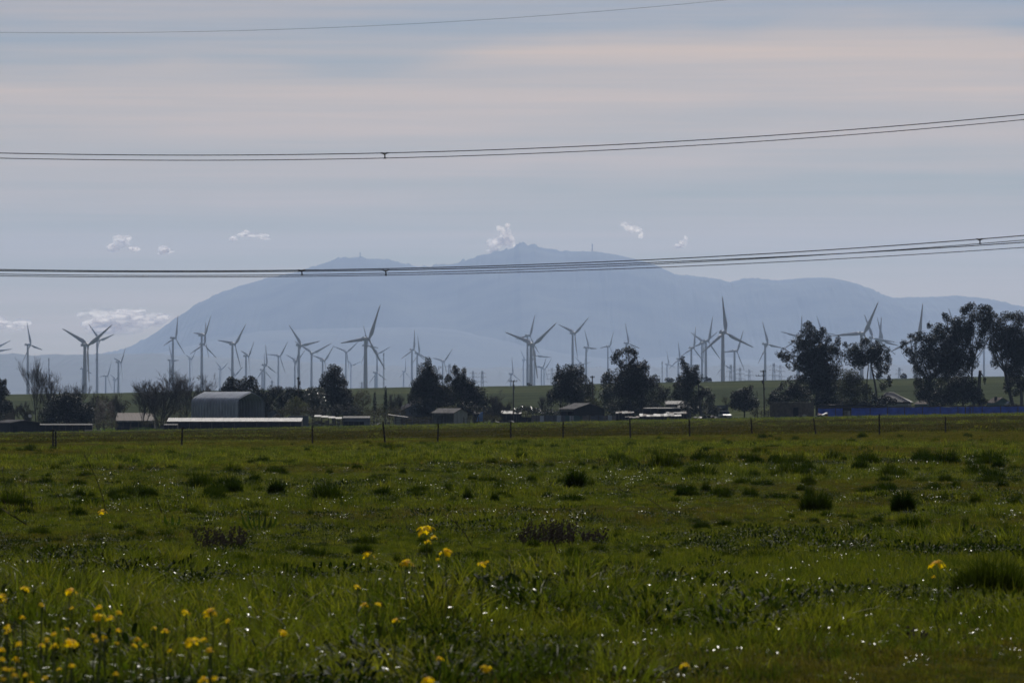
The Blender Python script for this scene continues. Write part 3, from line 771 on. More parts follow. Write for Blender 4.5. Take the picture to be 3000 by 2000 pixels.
def bare_tree(name, label, d, px, ytop, half, stems=3, seed=0, group='leafless trees', dens=1.0, ball=None, fine=.022, up=.9, base_r=.22):
    x0 = X(px, d); g0 = Hs(x0, d); h = Z(ytop, d) - g0; w = half * S(d)
    g = random.Random(seed); r = thing(name, label, 'tree', (x0, d, g0), 0, group)
    tb = MB(); tw = MB()
    def grow(p, dr, L, rad, lev):
        n = 4; pts = [p]; dd = dr.copy()
        for i in range(n):
            dd = (dd + Vector((g.uniform(-.22, .22), g.uniform(-.22, .22), g.uniform(-.08, .2) * up))).normalized()
            pts.append(pts[-1] + dd * L / n)
        (tb if lev < 2 else tw).tube(pts, [rad * (1 - .55 * i / n) for i in range(n + 1)], 5 if lev < 2 else 3, False)
        if lev >= 4: return
        k = {0: 5, 1: 6, 2: 5, 3: 5}[lev]
        for j in range(int(round(k * dens))):
            t = g.uniform(.3, 1.0); q = pts[min(n, int(t * n + .5))]
            s = Vector((g.uniform(-1, 1), g.uniform(-1, 1), g.uniform(-.1, .7)))
            nd = (dd * .9 + s * (.75 if lev < 3 else .9)).normalized()
            grow(q, nd, L * g.uniform(.45, .68), max(fine, rad * .42), lev + 1)
    for j in range(stems):
        a = -1 + 2 * (j + .5) / stems + g.uniform(-.15, .15)
        dr = Vector((a * w / h * 1.0, g.uniform(-.3, .3) * w / h, 1)).normalized()
        grow(Vector((a * .25, g.uniform(-.3, .3), -.2)), dr, h * g.uniform(.5, .62), base_r * g.uniform(.7, 1.1), 0)
    # fit the grown tree to the height and spread seen in the photograph
    allv = np.array(tb.v + tw.v); hx = np.percentile(np.abs(allv[:, 0]), 99); hz = allv[:, 2].max()
    fx, fz = w / hx, h / hz
    for m in (tb, tw): m.v = [(v[0] * fx, v[1] * fx, v[2] * fz) for v in m.v]
    tb.build('trunk', M['bark'], r); tw.build('crown', M['twig'], r)
    if ball:
        bx, by, br = ball
        V, Fc = leaf_cloud([(X(bx, d) - x0, 0, Z(by, d) - g0, br * S(d), br * S(d), br * S(d) * 1.3)], 45, .25, seed + 5, 0, thresh=.2)
        link('leaf_ball', np_mesh('leaf_ball', V, [Fc], M['leaf_olive']), r)
    return r
GUM = 'dark gum trees along the farmyards'
tree('conifer_tree', "dark conifer cut off by the left photo edge", 1290, [(-2, 0, 1150, .3)], [(-6, 1180, 30, 50), (6, 1135, 14, 22), (14, 1118, 8, 8), (20, 1150, 12, 12), (-8, 1118, 14, 20), (22, 1190, 18, 20)], 'dark')
bare_tree('bare_tree', "bare spreading tree right of the conifer at the left edge, lowest branches sweeping left", 1300, 108, 1034, 52, 4, 11, ball=None)
bare_tree('bare_tree', "bare multi stemmed tree standing behind the big dark bush at left", 1310, 158, 1076, 45, 4, 12)
bare_tree('bare_tree', "thin bare tree above the right half of the big dark bush at left", 1320, 222, 1112, 42, 4, 13)
bare_tree('bare_tree', "low bare tree behind the pale blossoming tree", 1330, 288, 1140, 36, 3, 14)
bare_tree('bare_tree', "small bare thicket tree behind the brown roofed low house", 1350, 345, 1148, 30, 3, 15)
bare_tree('bare_shrub', "bare brushy shrub between the left conifer and the big dark bush", 1280, 72, 1172, 34, 4, 16, base_r=.08)
tree('evergreen_bush', "big rounded dark olive bush at left, behind the pasture's far edge", 1235, [(195, 195, 1225, .25)], [(195, 1222, 72, 48), (180, 1182, 50, 32), (215, 1172, 30, 22), (240, 1222, 40, 42), (145, 1225, 35, 38), (195, 1162, 20, 14), (255, 1200, 22, 25)], 'dark', cat='bush')
tree('blossom_tree', "pale blossoming tree at the right side of the big dark bush", 1240, [(308, 305, 1225, .15)], [(303, 1205, 34, 36), (295, 1180, 16, 16), (325, 1195, 14, 24), (290, 1215, 22, 22), (330, 1225, 14, 14)], 'blossom')
bare_tree('bare_tree', "wide bare tree in front of the brown roofed house, left of the arched barn", 1275, 470, 1076, 92, 6, 21)
bare_tree('bare_tree', "lower bare tree at the left of the wide bare one, above the brown roof", 1290, 418, 1102, 48, 4, 27)
bare_tree('bare_tree', "tall bare tree with a round leafy ball, left of the arched barn", 1300, 540, 1060, 52, 5, 22, ball=(582, 1106, 6))
bare_tree('bare_tree', "slim bare tree just behind the left end of the arched barn", 1320, 604, 1090, 32, 4, 23)
tree('round_tree', "round dense evergreen above the roof of the arched barn", 1340, [(700, 700, 1160, .3)], [(680, 1128, 28, 24), (728, 1124, 32, 22), (700, 1145, 45, 22), (655, 1142, 14, 12), (748, 1140, 12, 14), (675, 1112, 12, 10), (735, 1110, 12, 10)], 'dark')
tree('round_tree', "left rounded evergreen of the dark row right of the arched barn", 1320, [(778, 778, 1190, .25)], [(765, 1158, 24, 20), (797, 1147, 19, 18), (775, 1185, 38, 32), (752, 1150, 10, 10)], 'dark', 'dark evergreen row')
tree('round_tree', "middle rounded evergreen of the dark row, tallest knob of the row", 1325, [(828, 828, 1190, .25)], [(817, 1142, 15, 13), (845, 1148, 18, 16), (828, 1180, 36, 36), (812, 1158, 18, 16)], 'dark', 'dark evergreen row')
tree('round_tree', "right rounded evergreen of the dark row, behind the utility pole", 1330, [(875, 875, 1190, .25)], [(868, 1148, 20, 16), (888, 1158, 20, 18), (872, 1185, 34, 34)], 'dark', 'dark evergreen row')
tree('glossy_tree', "glossy leaved tree with glints between the dark row and the big conifer", 1300, [(920, 920, 1200, .2)], [(920, 1165, 34, 30), (908, 1148, 20, 14), (935, 1150, 16, 18), (915, 1195, 34, 24)], 'gloss')
tree('conifer_tree', "big dense dark conifer with a pointed top, left of the middle", 1310, [(980, 980, 1150, .4)], [(976, 1080, 18, 14), (992, 1084, 12, 10), (970, 1098, 26, 16), (960, 1118, 26, 20), (988, 1108, 28, 20), (1004, 1122, 18, 14), (978, 1140, 46, 26), (970, 1172, 48, 36), (1000, 1165, 34, 34), (944, 1130, 12, 10)], 'dark')
tree('dense_tree', "dark bushy tree leaning on the right side of the big conifer", 1318, [(1016, 1016, 1185, .25)], [(1016, 1160, 20, 24), (1022, 1180, 18, 26), (1008, 1190, 24, 24)], 'dark')
tree('sage_bush', "pale sage green bush in front of the dark evergreen row", 1285, [(868, 868, 1200, .12)], [(866, 1186, 30, 18), (868, 1170, 13, 11), (848, 1192, 16, 14), (895, 1190, 14, 12)], 'sage', cat='bush')
tree('brown_bush', "brownish brush under the pale sage bush, behind the container", 1275, [(850, 850, 1212, .12)], [(845, 1205, 34, 16), (890, 1205, 26, 16), (925, 1208, 24, 14)], 'brown', cat='bush')
tree('brushy_tree', "thin brownish brushy tree left of the two slender cypresses", 1300, [(1063, 1063, 1200, .15)], [(1063, 1182, 24, 38), (1054, 1163, 15, 22), (1072, 1167, 15, 22), (1045, 1190, 14, 26)], 'brown')
tree('cypress_tree', "shorter slender cypress of the two, beside the brushy tree", 1290, [(1098, 1098, 1205, .15)], [(1098, 1190, 6, 22), (1098, 1172, 5, 16), (1098, 1156, 3, 12)], 'cypress', 'slender cypresses', branches=False)
tree('cypress_tree', "taller slender cypress of the two, left of the grey roofed house", 1285, [(1130, 1130, 1205, .15)], [(1130, 1190, 7, 24), (1130, 1165, 6, 20), (1130, 1145, 4, 16)], 'cypress', 'slender cypresses', branches=False)
bare_tree('bare_shrub', "fine bare thicket between the taller cypress and the grey roofed house", 1310, 1160, 1142, 26, 4, 31, base_r=.08)
bare_tree('bare_shrub', "fine bare thicket rising behind the grey roofed house", 1350, 1196, 1146, 22, 4, 32, base_r=.08)
tree('brown_bush', "brown hedge plants in front of the two cypresses", 1270, [(1105, 1105, 1222, .1)], [(1085, 1215, 26, 12), (1120, 1212, 26, 14), (1145, 1218, 16, 10)], 'brown', cat='bush')
tree('gum_tree', "dark gum tree with a pointed left top, behind the grey roofed house", 1300, [(1262, 1260, 1150, .35)], [(1255, 1062, 11, 18), (1243, 1085, 20, 22), (1268, 1095, 24, 25), (1214, 1128, 14, 16), (1228, 1112, 12, 16), (1250, 1130, 38, 35), (1262, 1168, 52, 40), (1225, 1145, 22, 16), (1296, 1100, 10, 12), (1308, 1165, 30, 34), (1300, 1138, 18, 22), (1212, 1165, 18, 22)], 'gum', GUM)
tree('gum_tree', "dark gum tree with two thin tops, right of the pointed one", 1310, [(1350, 1350, 1150, .35)], [(1334, 1090, 13, 18), (1332, 1076, 6, 8), (1358, 1092, 9, 16), (1345, 1120, 28, 25), (1375, 1130, 24, 22), (1350, 1162, 52, 40), (1406, 1150, 18, 16), (1395, 1178, 30, 25), (1320, 1110, 16, 16), (1300, 1182, 30, 26), (1422, 1184, 26, 22)], 'gum', GUM)
tree('olive_bush', "olive green plants growing above the roof of the curved roof shed", 1275, [(1305, 1305, 1210, .1)], [(1300, 1199, 26, 9), (1325, 1194, 14, 7)], 'olive', cat='bush')
bare_tree('bare_tree', "bare tree at the right foot of the dark gum trees, left of the crossarm pole", 1290, 1446, 1138, 28, 4, 33)
bare_tree('bare_shrub', "low bare thicket just left of the crossarm utility pole", 1295, 1482, 1166, 22, 4, 34, base_r=.07)
tree('low_shrub', "low dark hedge right of the crossarm utility pole", 1285, [(1545, 1545, 1205, .1)], [(1540, 1196, 22, 9), (1516, 1202, 16, 10), (1570, 1203, 26, 10), (1605, 1208, 26, 12), (1640, 1212, 22, 12)], 'gloss', cat='bush')
bare_tree('bare_tree', "small crooked bare tree standing alone on the green slope left of the round leafy tree", 1330, 1584, 1154, 27, 2, 35, dens=.8)
tree('leafy_tree', "broad round leafy tree left of the middle utility pole", 1305, [(1672, 1672, 1160, .35), (1648, 1645, 1160, .2)], [(1635, 1078, 6, 14), (1638, 1100, 18, 18), (1666, 1088, 22, 22), (1690, 1084, 24, 20), (1645, 1120, 26, 22), (1700, 1118, 28, 28), (1670, 1142, 48, 36), (1725, 1145, 20, 28), (1630, 1160, 26, 24), (1608, 1155, 7, 12), (1695, 1178, 48, 26), (1612, 1178, 14, 14)], 'gum', GUM)
tree('olive_bush', "olive bush at the foot of the middle utility pole", 1280, [(1735, 1735, 1195, .1)], [(1732, 1180, 22, 14), (1722, 1168, 12, 9), (1752, 1185, 14, 12)], 'olive', cat='bush')
tree('gum_tree', "tallest middle gum tree with a wide sprawling right side", 1300, [(1848, 1850, 1120, .5), (1880, 1885, 1130, .35)], [(1840, 1028, 20, 13), (1812, 1036, 14, 14), (1858, 1034, 10, 14), (1800, 1052, 14, 14), (1826, 1060, 10, 8), (1850, 1058, 18, 16), (1872, 1066, 24, 18), (1892, 1072, 11, 16), (1785, 1105, 20, 20), (1770, 1118, 10, 14), (1840, 1096, 44, 30), (1880, 1105, 26, 28), (1915, 1118, 18, 22), (1820, 1150, 58, 42), (1900, 1155, 48, 38), (1945, 1162, 18, 18), (1775, 1160, 20, 30), (1860, 1190, 80, 22), (1958, 1142, 8, 12)], 'gum', GUM)
tree('gum_tree', "slender gum tree with a spire top and drooping sprays, right of the tallest middle one", 1290, [(2056, 2045, 1120, .3), (2025, 2015, 1120, .2)], [(2000, 1056, 8, 12), (2003, 1075, 14, 14), (2040, 1080, 13, 12), (2015, 1092, 18, 16), (1992, 1110, 14, 20), (2037, 1108, 22, 22), (2012, 1140, 34, 34), (2050, 1140, 14, 25), (1983, 1140, 13, 22), (2030, 1170, 34, 22), (2074, 1150, 10, 16), (2078, 1178, 14, 20), (2090, 1165, 6, 10)], 'gum', GUM)
tree('hazy_bush', "grey bush behind the left side of the slender gum tree", 1380, [(1990, 1990, 1170, .15)], [(1992, 1160, 26, 20), (1975, 1168, 16, 14)], 'gum', cat='bush')
tree('bushy_tree', "short round bushy tree left of the leaning utility pole", 1280, [(2180, 2180, 1190, .2)], [(2180, 1170, 38, 28), (2186, 1146, 20, 14), (2200, 1136, 8, 8), (2160, 1162, 20, 22), (2150, 1185, 20, 14), (2208, 1182, 16, 14), (2180, 1190, 38, 16)], 'dark')
bare_tree('bare_sapling', "bare sapling on the left side of the short round bushy tree", 1300, 2130, 1150, 16, 2, 36, base_r=.06, dens=.7)
bare_tree('bare_sapling', "bare sapling between the short round bushy tree and the leaning pole", 1300, 2217, 1140, 11, 2, 37, base_r=.06, dens=.7)
tree('evergreen_bush', "big dark rounded bush behind the concrete block shed", 1285, [(2305, 2305, 1180, .25)], [(2290, 1162, 40, 26), (2310, 1138, 32, 20), (2342, 1158, 38, 28), (2262, 1175, 20, 16), (2330, 1140, 24, 20)], 'dark', cat='bush')
tree('gum_tree', "tall gum tree with a leaning left branch, above the concrete block shed", 1310, [(2395, 2390, 1090, .5), (2425, 2425, 1110, .4)], [(2368, 950, 12, 10), (2352, 960, 14, 14), (2335, 985, 20, 16), (2372, 972, 22, 18), (2412, 968, 11, 12), (2396, 985, 22, 18), (2426, 992, 10, 14), (2318, 998, 10, 8), (2302, 1045, 20, 16), (2284, 1036, 11, 12), (2294, 1020, 6, 6), (2320, 1072, 18, 16), (2350, 1020, 30, 26), (2395, 1030, 32, 32), (2430, 1030, 22, 28), (2456, 1000, 9, 16), (2450, 1030, 14, 20), (2350, 1062, 30, 28), (2400, 1090, 46, 46), (2440, 1080, 26, 42), (2335, 1112, 26, 16), (2380, 1140, 46, 36), (2430, 1150, 36, 36), (2410, 1120, 40, 40)], 'gum', GUM)
tree('gum_tree', "round crowned gum tree with a thin pale leaning trunk, right of the tallest gum", 1305, [(2570, 2552, 1070, .3), (2545, 2545, 1070, .2)], [(2530, 1003, 20, 13), (2505, 1022, 26, 18), (2555, 1016, 26, 18), (2585, 1032, 20, 22), (2602, 1055, 11, 20), (2490, 1048, 28, 26), (2560, 1046, 32, 20), (2588, 1080, 18, 16), (2606, 1120, 9, 15), (2588, 1132, 12, 14), (2600, 1100, 8, 12), (2515, 1060, 22, 22), (2475, 1010, 8, 10)], 'gum', GUM)
tree('olive_tree', "olive brown tree filling the gap between two gum trees behind the tarp fence", 1295, [(2495, 2495, 1150, .3)], [(2495, 1105, 26, 24), (2478, 1120, 28, 40), (2512, 1125, 26, 30), (2495, 1155, 48, 34), (2540, 1150, 16, 26)], 'olive')
tree('dark_shrub', "dark shrub at the foot of the thin pale trunk, in front of the shining roof", 1280, [(2595, 2595, 1182, .12)], [(2590, 1170, 26, 13), (2560, 1165, 12, 14), (2615, 1176, 14, 10), (2575, 1180, 30, 10)], 'dark', cat='bush')
tree('gum_tree', "largest gum tree at right with a bare forked trunk below its crown", 1300, [(2876, 2872, 1085, .55), (2728, 2725, 1120, .35), (2860, 2850, 1060, .3)], [(2882, 902, 24, 15), (2846, 898, 20, 12), (2824, 908, 14, 12), (2900, 920, 14, 18), (2888, 932, 22, 20), (2850, 928, 32, 22), (2802, 944, 26, 18), (2772, 930, 12, 13), (2764, 922, 5, 8), (2750, 962, 20, 16), (2724, 954, 9, 11), (2700, 988, 26, 18), (2668, 984, 12, 8), (2648, 1004, 11, 9), (2642, 1016, 6, 6), (2660, 1030, 14, 13), (2672, 1058, 12, 10), (2700, 1030, 36, 32), (2760, 1000, 46, 36), (2820, 980, 40, 36), (2880, 972, 20, 30), (2740, 1070, 46, 42), (2790, 1060, 42, 42), (2688, 1085, 18, 22), (2720, 1132, 36, 36), (2690, 1120, 14, 14), (2845, 1030, 20, 22), (2700, 1160, 14, 12), (2886, 1115, 5, 9), (2870, 1010, 14, 18), (2893, 950, 16, 26), (2800, 1092, 40, 30), (2838, 1062, 26, 24), (2770, 1132, 36, 30), (2702, 1152, 24, 22), (2740, 1160, 30, 22), (2900, 935, 12, 18)], 'gum', GUM)
tree('evergreen_bush', "big dark bush under the largest gum tree at right, behind the tarp fence", 1280, [(2820, 2820, 1160, .25)], [(2820, 1142, 48, 42), (2800, 1125, 26, 22), (2850, 1160, 34, 30), (2878, 1178, 16, 12), (2835, 1118, 26, 16), (2785, 1165, 30, 24)], 'dark', cat='bush')
tree('gum_tree', "gum tree cut off by the right photo edge, with two leaning trunks", 1300, [(2975, 2945, 1090, .5), (2990, 2985, 1110, .45), (3002, 3010, 1100, .3)], [(2955, 926, 26, 14), (2990, 934, 28, 20), (2930, 942, 15, 16), (2918, 925, 7, 8), (2935, 985, 26, 36), (2985, 985, 38, 42), (2915, 1030, 12, 20), (2918, 1060, 14, 18), (2990, 1080, 28, 46), (2962, 1120, 20, 22), (2950, 1140, 12, 14), (3020, 1030, 30, 70), (2955, 1040, 18, 20), (3005, 1130, 26, 24), (2975, 1150, 14, 12), (2907, 965, 16, 26), (2905, 1005, 14, 26), (2950, 1010, 30, 40), (2990, 1030, 34, 40)], 'gum', GUM)
for px, y, w, d, lab in [(1960, 1113, 14, 2900, "far hazy bush on the green ridge below the faint row of masts"), (2072, 1112, 12, 2850, "far hazy bush on the green ridge at the foot of two overlapping turbines"), (1549, 1130, 9, 2850, "far hazy bush on the green ridge at the foot of the middle turbine pair"), (2647, 1102, 9, 2850, "far hazy bush on the green ridge between the two right hand gum trees")]:
    tree('ridge_bush', lab, d, [(px, px, y + 4, .2)], [(px, y, w, 8), (px + w * .5, y + 2, w * .7, 6)], 'gum', 'bushes on the green ridge', dens=14, size=.8, branches=False, cat='bush')
# dark garden shrubbery between and behind the farm buildings
for lab, d, lobes, kind in [
 ("dark shrubbery filling the gap left of the brown roofed house, behind the pinkish troughs", 1290, [(290, 1228, 26, 16), (322, 1222, 24, 18), (268, 1232, 18, 12)], 'brown'),
 ("dark shrubbery below the wide bare tree, left of the long shining roof", 1250, [(462, 1236, 20, 12), (488, 1226, 14, 12), (430, 1240, 20, 8)], 'brown'),
 ("dark low brush between the dark lean-to and the brown roofed house at left", 1262, [(290, 1246, 28, 15), (318, 1243, 26, 16), (334, 1246, 14, 13)], 'brown'),
 ("dark low brush right of the dark container, behind the crate shelter", 1278, [(905, 1240, 18, 14), (940, 1238, 30, 14), (990, 1238, 26, 14)], 'brown'),
 ("dark low brush between the stable block and the thin roofed carport", 1275, [(1095, 1236, 20, 15), (1130, 1234, 26, 16)], 'brown'),
 ("dark low brush in front of the grey roofed house, behind the pole corral", 1278, [(1205, 1232, 34, 15), (1245, 1232, 26, 15)], 'brown'),
 ("dark low brush right of the curved roof shed, behind the blue tarp", 1280, [(1372, 1228, 20, 15), (1425, 1226, 22, 16), (1455, 1228, 20, 14)], 'brown'),
 ("low dark shrubbery right of the pale blossoming tree, behind the brown roofed house", 1360, [(330, 1180, 26, 16), (300, 1165, 20, 12), (352, 1190, 30, 20)], 'brown'),
 ("dark shrubbery under the wide bare tree left of the arched barn", 1320, [(480, 1205, 40, 30), (530, 1212, 34, 24), (440, 1200, 24, 22)], 'brown'),
 ("dark shrubbery behind the open shelter, below the big conifer", 1290, [(935, 1208, 34, 20), (985, 1206, 40, 22), (1030, 1208, 30, 20)], 'dark'),
 ("dark shrubbery behind the stable block, below the slender cypresses", 1300, [(1060, 1212, 34, 18), (1115, 1205, 38, 22), (1160, 1208, 28, 20)], 'brown'),
 ("dark shrubbery right of the grey roofed house, under the pointed gum", 1295, [(1250, 1205, 50, 26), (1300, 1212, 36, 22)], 'dark'),
 ("dark shrubbery under the two topped gum tree, around the tiny shining shed", 1300, [(1370, 1202, 36, 26), (1420, 1212, 34, 24), (1455, 1210, 26, 22)], 'dark'),
 ("dark shrubbery right of the crossarm pole, behind the sheet fence", 1290, [(1540, 1215, 34, 18), (1590, 1216, 36, 18), (1635, 1212, 34, 24)], 'brown'),
 ("dark shrubbery under the tallest middle gum tree", 1320, [(1800, 1200, 40, 24), (1860, 1205, 44, 24), (1920, 1198, 40, 22)], 'dark'),
 ("dark shrubbery below the slender gum tree", 1330, [(2010, 1200, 40, 24), (2060, 1200, 40, 22), (2095, 1205, 24, 18)], 'dark'),
 ("dark low brush between the short bushy tree and the concrete block shed", 1300, [(2215, 1206, 24, 16), (2245, 1208, 18, 16)], 'brown'),
 ("dark shrubbery behind the tarp fence, under the tallest gum", 1305, [(2410, 1180, 40, 18), (2460, 1180, 40, 18), (2520, 1180, 40, 16)], 'dark'),
 ("dark shrubbery behind the tarp fence, left of the dark bush at right", 1310, [(2745, 1175, 30, 16), (2775, 1172, 26, 20)], 'dark')]:
    tree('shrubbery', lab, d, [(lobes[0][0], lobes[0][0], lobes[0][1], .06)], lobes, kind, 'shrubbery around the farmyards', cat='shrubs')
# weeds and brush along the far edge of the pasture
for i, (px, w, h, d, lab) in enumerate([(1868, 28, 10, 1215, "green weed clump in front of the low sheet metal roofs"), (2300, 30, 7, 1225, "green weeds at the foot of the concrete block shed's left wall"), (2333, 9, 10, 1222, "small round weed beside the door of the concrete block shed"), (2598, 17, 9, 1225, "green weed mound in front of the tarp fence"), (415, 34, 14, 1230, "green weeds below the brown roofed low house"), (460, 25, 10, 1225, "green weeds left of the long low shed's end"), (2180, 36, 8, 1225, "green weeds under the short round bushy tree"), (930, 10, 11, 1228, "green weed tuft right of the dark container"), (1010, 26, 5, 1220, "green weed strip left of the stable block"), (2735, 8, 9, 1225, "dark round weed in front of the blue tarp fence"), (2920, 20, 7, 1225, "dark weeds at the foot of the blue tarp fence, right part")]):
    g0 = HY + (CAMZ - Hs(X(px, d), d)) / S(d)
    tree('weed_clump', lab, d, [(px, px, g0 - h * .4, .03)], [(px + k * w * .5, g0 - h * .45, w * .5, h * .55) for k in (-1, 0, 1)] if w > 12 else [(px, g0 - h * .45, w, h * .55)], 'weed' if 'dark' not in lab.split(' weed')[0][:5] else 'dark', 'weeds at the far edge of the pasture', branches=False, cat='weeds')
for px, r_, lab in [(775, 5.5, "smaller dry tumbleweed against the long low shed"), (809, 7, "larger dry tumbleweed against the long low shed")]:
    d = 1180; g0 = HY + (CAMZ - Hs(X(px, d), d)) / S(d)
    tree('tumbleweed', lab, d, [(px, px, g0 - r_ * .5, .02)], [(px, g0 - r_ * .9, r_, r_)], 'brown', 'tumbleweeds', branches=False, dens=90, size=.14, cat='tumbleweed')
# ------------------------------------------------------------------ farm buildings
M['tin'] = mat('weathered_tin', (.11, .105, .105), .75, .4, 1.4, metal=0, spec=.15)
M['tin_bright'] = mat('bright_tin', (.2, .195, .19), .66, .6, 1.1, metal=0, spec=.2, bump=.3)
M['tin_blue'] = mat('grey_steel', (.29, .325, .38), .42, .15, .5, metal=.1, spec=.4)
M['shingle'] = mat('brown_shingles', (.062, .045, .038), .75, .5, 3.0, spec=.1)
M['shingle_grey'] = mat('grey_shingles', (.085, .08, .09), .7, .3, 3.0, spec=.12)
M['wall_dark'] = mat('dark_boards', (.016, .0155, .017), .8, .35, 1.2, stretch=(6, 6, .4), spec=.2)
M['wall_blue'] = mat('blue_grey_wall', (.085, .10, .13), .7, .2, .8, spec=.3)
M['wall_grey'] = mat('grey_wall', (.12, .115, .12), .7, .2, .8, spec=.3)
M['wall_pale'] = mat('pale_sheet_wall', (.22, .23, .22), .6, .25, .8, stretch=(3, 3, .4), spec=.3)
M['wall_teal'] = mat('teal_wall', (.055, .10, .105), .7, .2, .8, spec=.3)
M['wall_tan'] = mat('tan_wall', (.13, .11, .085), .8, .2, 1.0, spec=.2)
M['block'] = mat('concrete_block', (.085, .074, .062), .85, .3, 1.6, spec=.2)
M['white'] = mat('white_paint', (.5, .5, .5), .4, .08, 1.0, spec=.6)
M['tarp'] = mat('blue_tarp', (.026, .075, .46), .42, .3, .9, spec=.5)
M['tarp_light'] = mat('light_blue_tarp', (.05, .12, .30), .45, .3, .9, spec=.5)
M['wood'] = mat('weathered_wood', (.06, .05, .042), .85, .35, 2.0, stretch=(1, 1, .2), spec=.2)
M['dark'] = mat('dark_interior', (.012, .012, .013), .9, .2, 1.0, spec=.1)
M['glass'] = mat('dark_glass', (.02, .022, .025), .08, .1, 1.0, spec=.8)
M['rubber'] = mat('tyre_rubber', (.02, .02, .02), .8, .2, 3.0, spec=.2)
M['red'] = mat('faded_red', (.16, .035, .03), .6, .3, 2.0, spec=.3)
M['concrete'] = mat('pinkish_trough', (.3, .24, .225), .5, .25, 2.0, spec=.5)
M['steel'] = mat('post_steel', (.035, .03, .028), .7, .3, 8.0, metal=.3, spec=.3)
M['cable'] = mat('cable_aluminium', (.05, .05, .052), .6, .2, 4.0, metal=.4, spec=.3)

def ground_y(px, d): return HY + (CAMZ - Hs(X(px, d), d)) / S(d)
def ribbed(mb, x0, x1, pts, pitch=.35, h=.035, axis='x'):
    """sheet swept along x with trapezoid ribs; pts are the (y, z) profile of the sheet"""
    n = max(1, int(round((x1 - x0) / pitch))); xs = []; up = []
    for i in range(n):
        a = x0 + (x1 - x0) * i / n; p = (x1 - x0) / n
        xs += [a, a + p * .55, a + p * .65, a + p * .9]; up += [0, 0, 1, 1]
    xs.append(x1); up.append(0)
    prof = [Vector((0, p[0], p[1])) for p in pts]
    vs = []
    for k, p in enumerate(prof):
        t = (prof[min(k + 1, len(prof) - 1)] - prof[max(k - 1, 0)]).normalized()
        nn = Vector((0, -t.z, t.y))
        if nn.z < 0 and abs(nn.z) > .2: nn = -nn
        for x, u in zip(xs, up):
            q = p + nn * h * u; vs.append((x, q.y, q.z))
    m = len(xs)
    fs = [(k * m + i, k * m + i + 1, (k + 1) * m + i + 1, (k + 1) * m + i) for k in range(len(prof) - 1) for i in range(m - 1)]
    return mb.add(vs, fs)
def rot90(mb):   # swap so that a sheet swept along x runs along y
    mb.v = [(-v[1], v[0], v[2]) for v in mb.v]; return mb
def gable(name, label, cat, px, d, w, l, he, hr, yaw, wall, roof, over=.3, open_left=False, group=None, door=None, wins=0, z0=None, slab_th=.12, front_open=False, panels=0):
    """gable front towards -Y, ridge along Y; yaw turns the front to the right"""
    x0 = X(px, d); g0 = Hs(x0, d) if z0 is None else z0
    r = thing(name, label, cat, (x0, d, g0 - .05), math.radians(yaw), group)
    hw, hl = w / 2, l / 2
    if not front_open:
        if panels:
            for i in range(panels):
                a = -hw + w * i / panels + .01; b = -hw + w * (i + 1) / panels - .01
                za = hr - (hr - he) * abs(a) / hw; zb = hr - (hr - he) * abs(b) / hw
                poly = [(a, 0), (b, 0), (b, zb)] + ([(0, hr)] if a < 0 < b else []) + [(a, za)]
                mb = MB(); mb.prism(poly, -hl - (.03 if i % 2 else 0), -hl + .08); mb.build('panel', wall, r)
        else:
            mb = MB(); mb.prism([(-hw, 0), (hw, 0), (hw, he), (0, hr), (-hw, he)], -hl, -hl + .12); mb.build('front_wall', wall, r)
    mb = MB(); mb.prism([(-hw, 0), (hw, 0), (hw, he), (0, hr), (-hw, he)], hl - .12, hl); mb.build('back_wall', wall, r)
    mb = MB(); mb.box(hw - .12, hw - .002, -hl + .12, hl - .12, 0, he); mb.build('side_wall', wall, r)
    if open_left:
        n = max(2, int(l / 2.4))
        for i in range(n + 1):
            y = -hl + .2 + (l - .4) * i / n
            mb = MB(); mb.box(-hw + .02, -hw + .16, y - .07, y + .07, 0, he); mb.build('post', M['wood'], r)
        mb = MB(); mb.box(-hw - .02, -hw, -hl + .1, hl - .1, he - .55, he); mb.build('fascia', M['tin'], r)
    else:
        mb = MB(); mb.box(-hw + .002, -hw + .12, -hl + .12, hl - .12, 0, he); mb.build('side_wall', wall, r)
    sl = (hr - he) / hw
    for s in (-1, 1):
        mb = MB()
        ribbed(mb, -hl - over, hl + over, [(s * (hw + over), he - sl * over + .06), (0, hr + .06)], .45, .05)
        mb.v = [(v[1], v[0], v[2]) for v in mb.v]
        mb.build('roof', roof, r)
        mb = MB(); mb.prism([(0, hr + .05), (s * (hw + over), he - sl * over + .05), (s * (hw + over), he - sl * over - .1), (0, hr - .1)], -hl - over, -hl - over + .06); mb.build('barge_board', M['wood'], r)
    if door:
        mb = MB(); mb.box(door[0], door[1], -hl - .04, -hl - .005, 0, door[2]); mb.build('door', M['dark'], r)
    for i in range(wins):
        x = -hw + w * (i + 1) / (wins + 1)
        fr = MB(); fr.box(x - .5, x + .5, -hl - .05, -hl - .01, 1.0, 2.0); f = fr.build('window', M['white'], r)
        pn = MB(); pn.box(x - .42, x + .42, -hl - .065, -hl - .052, 1.08, 1.92); pn.build('pane', M['glass'], f)
    return r
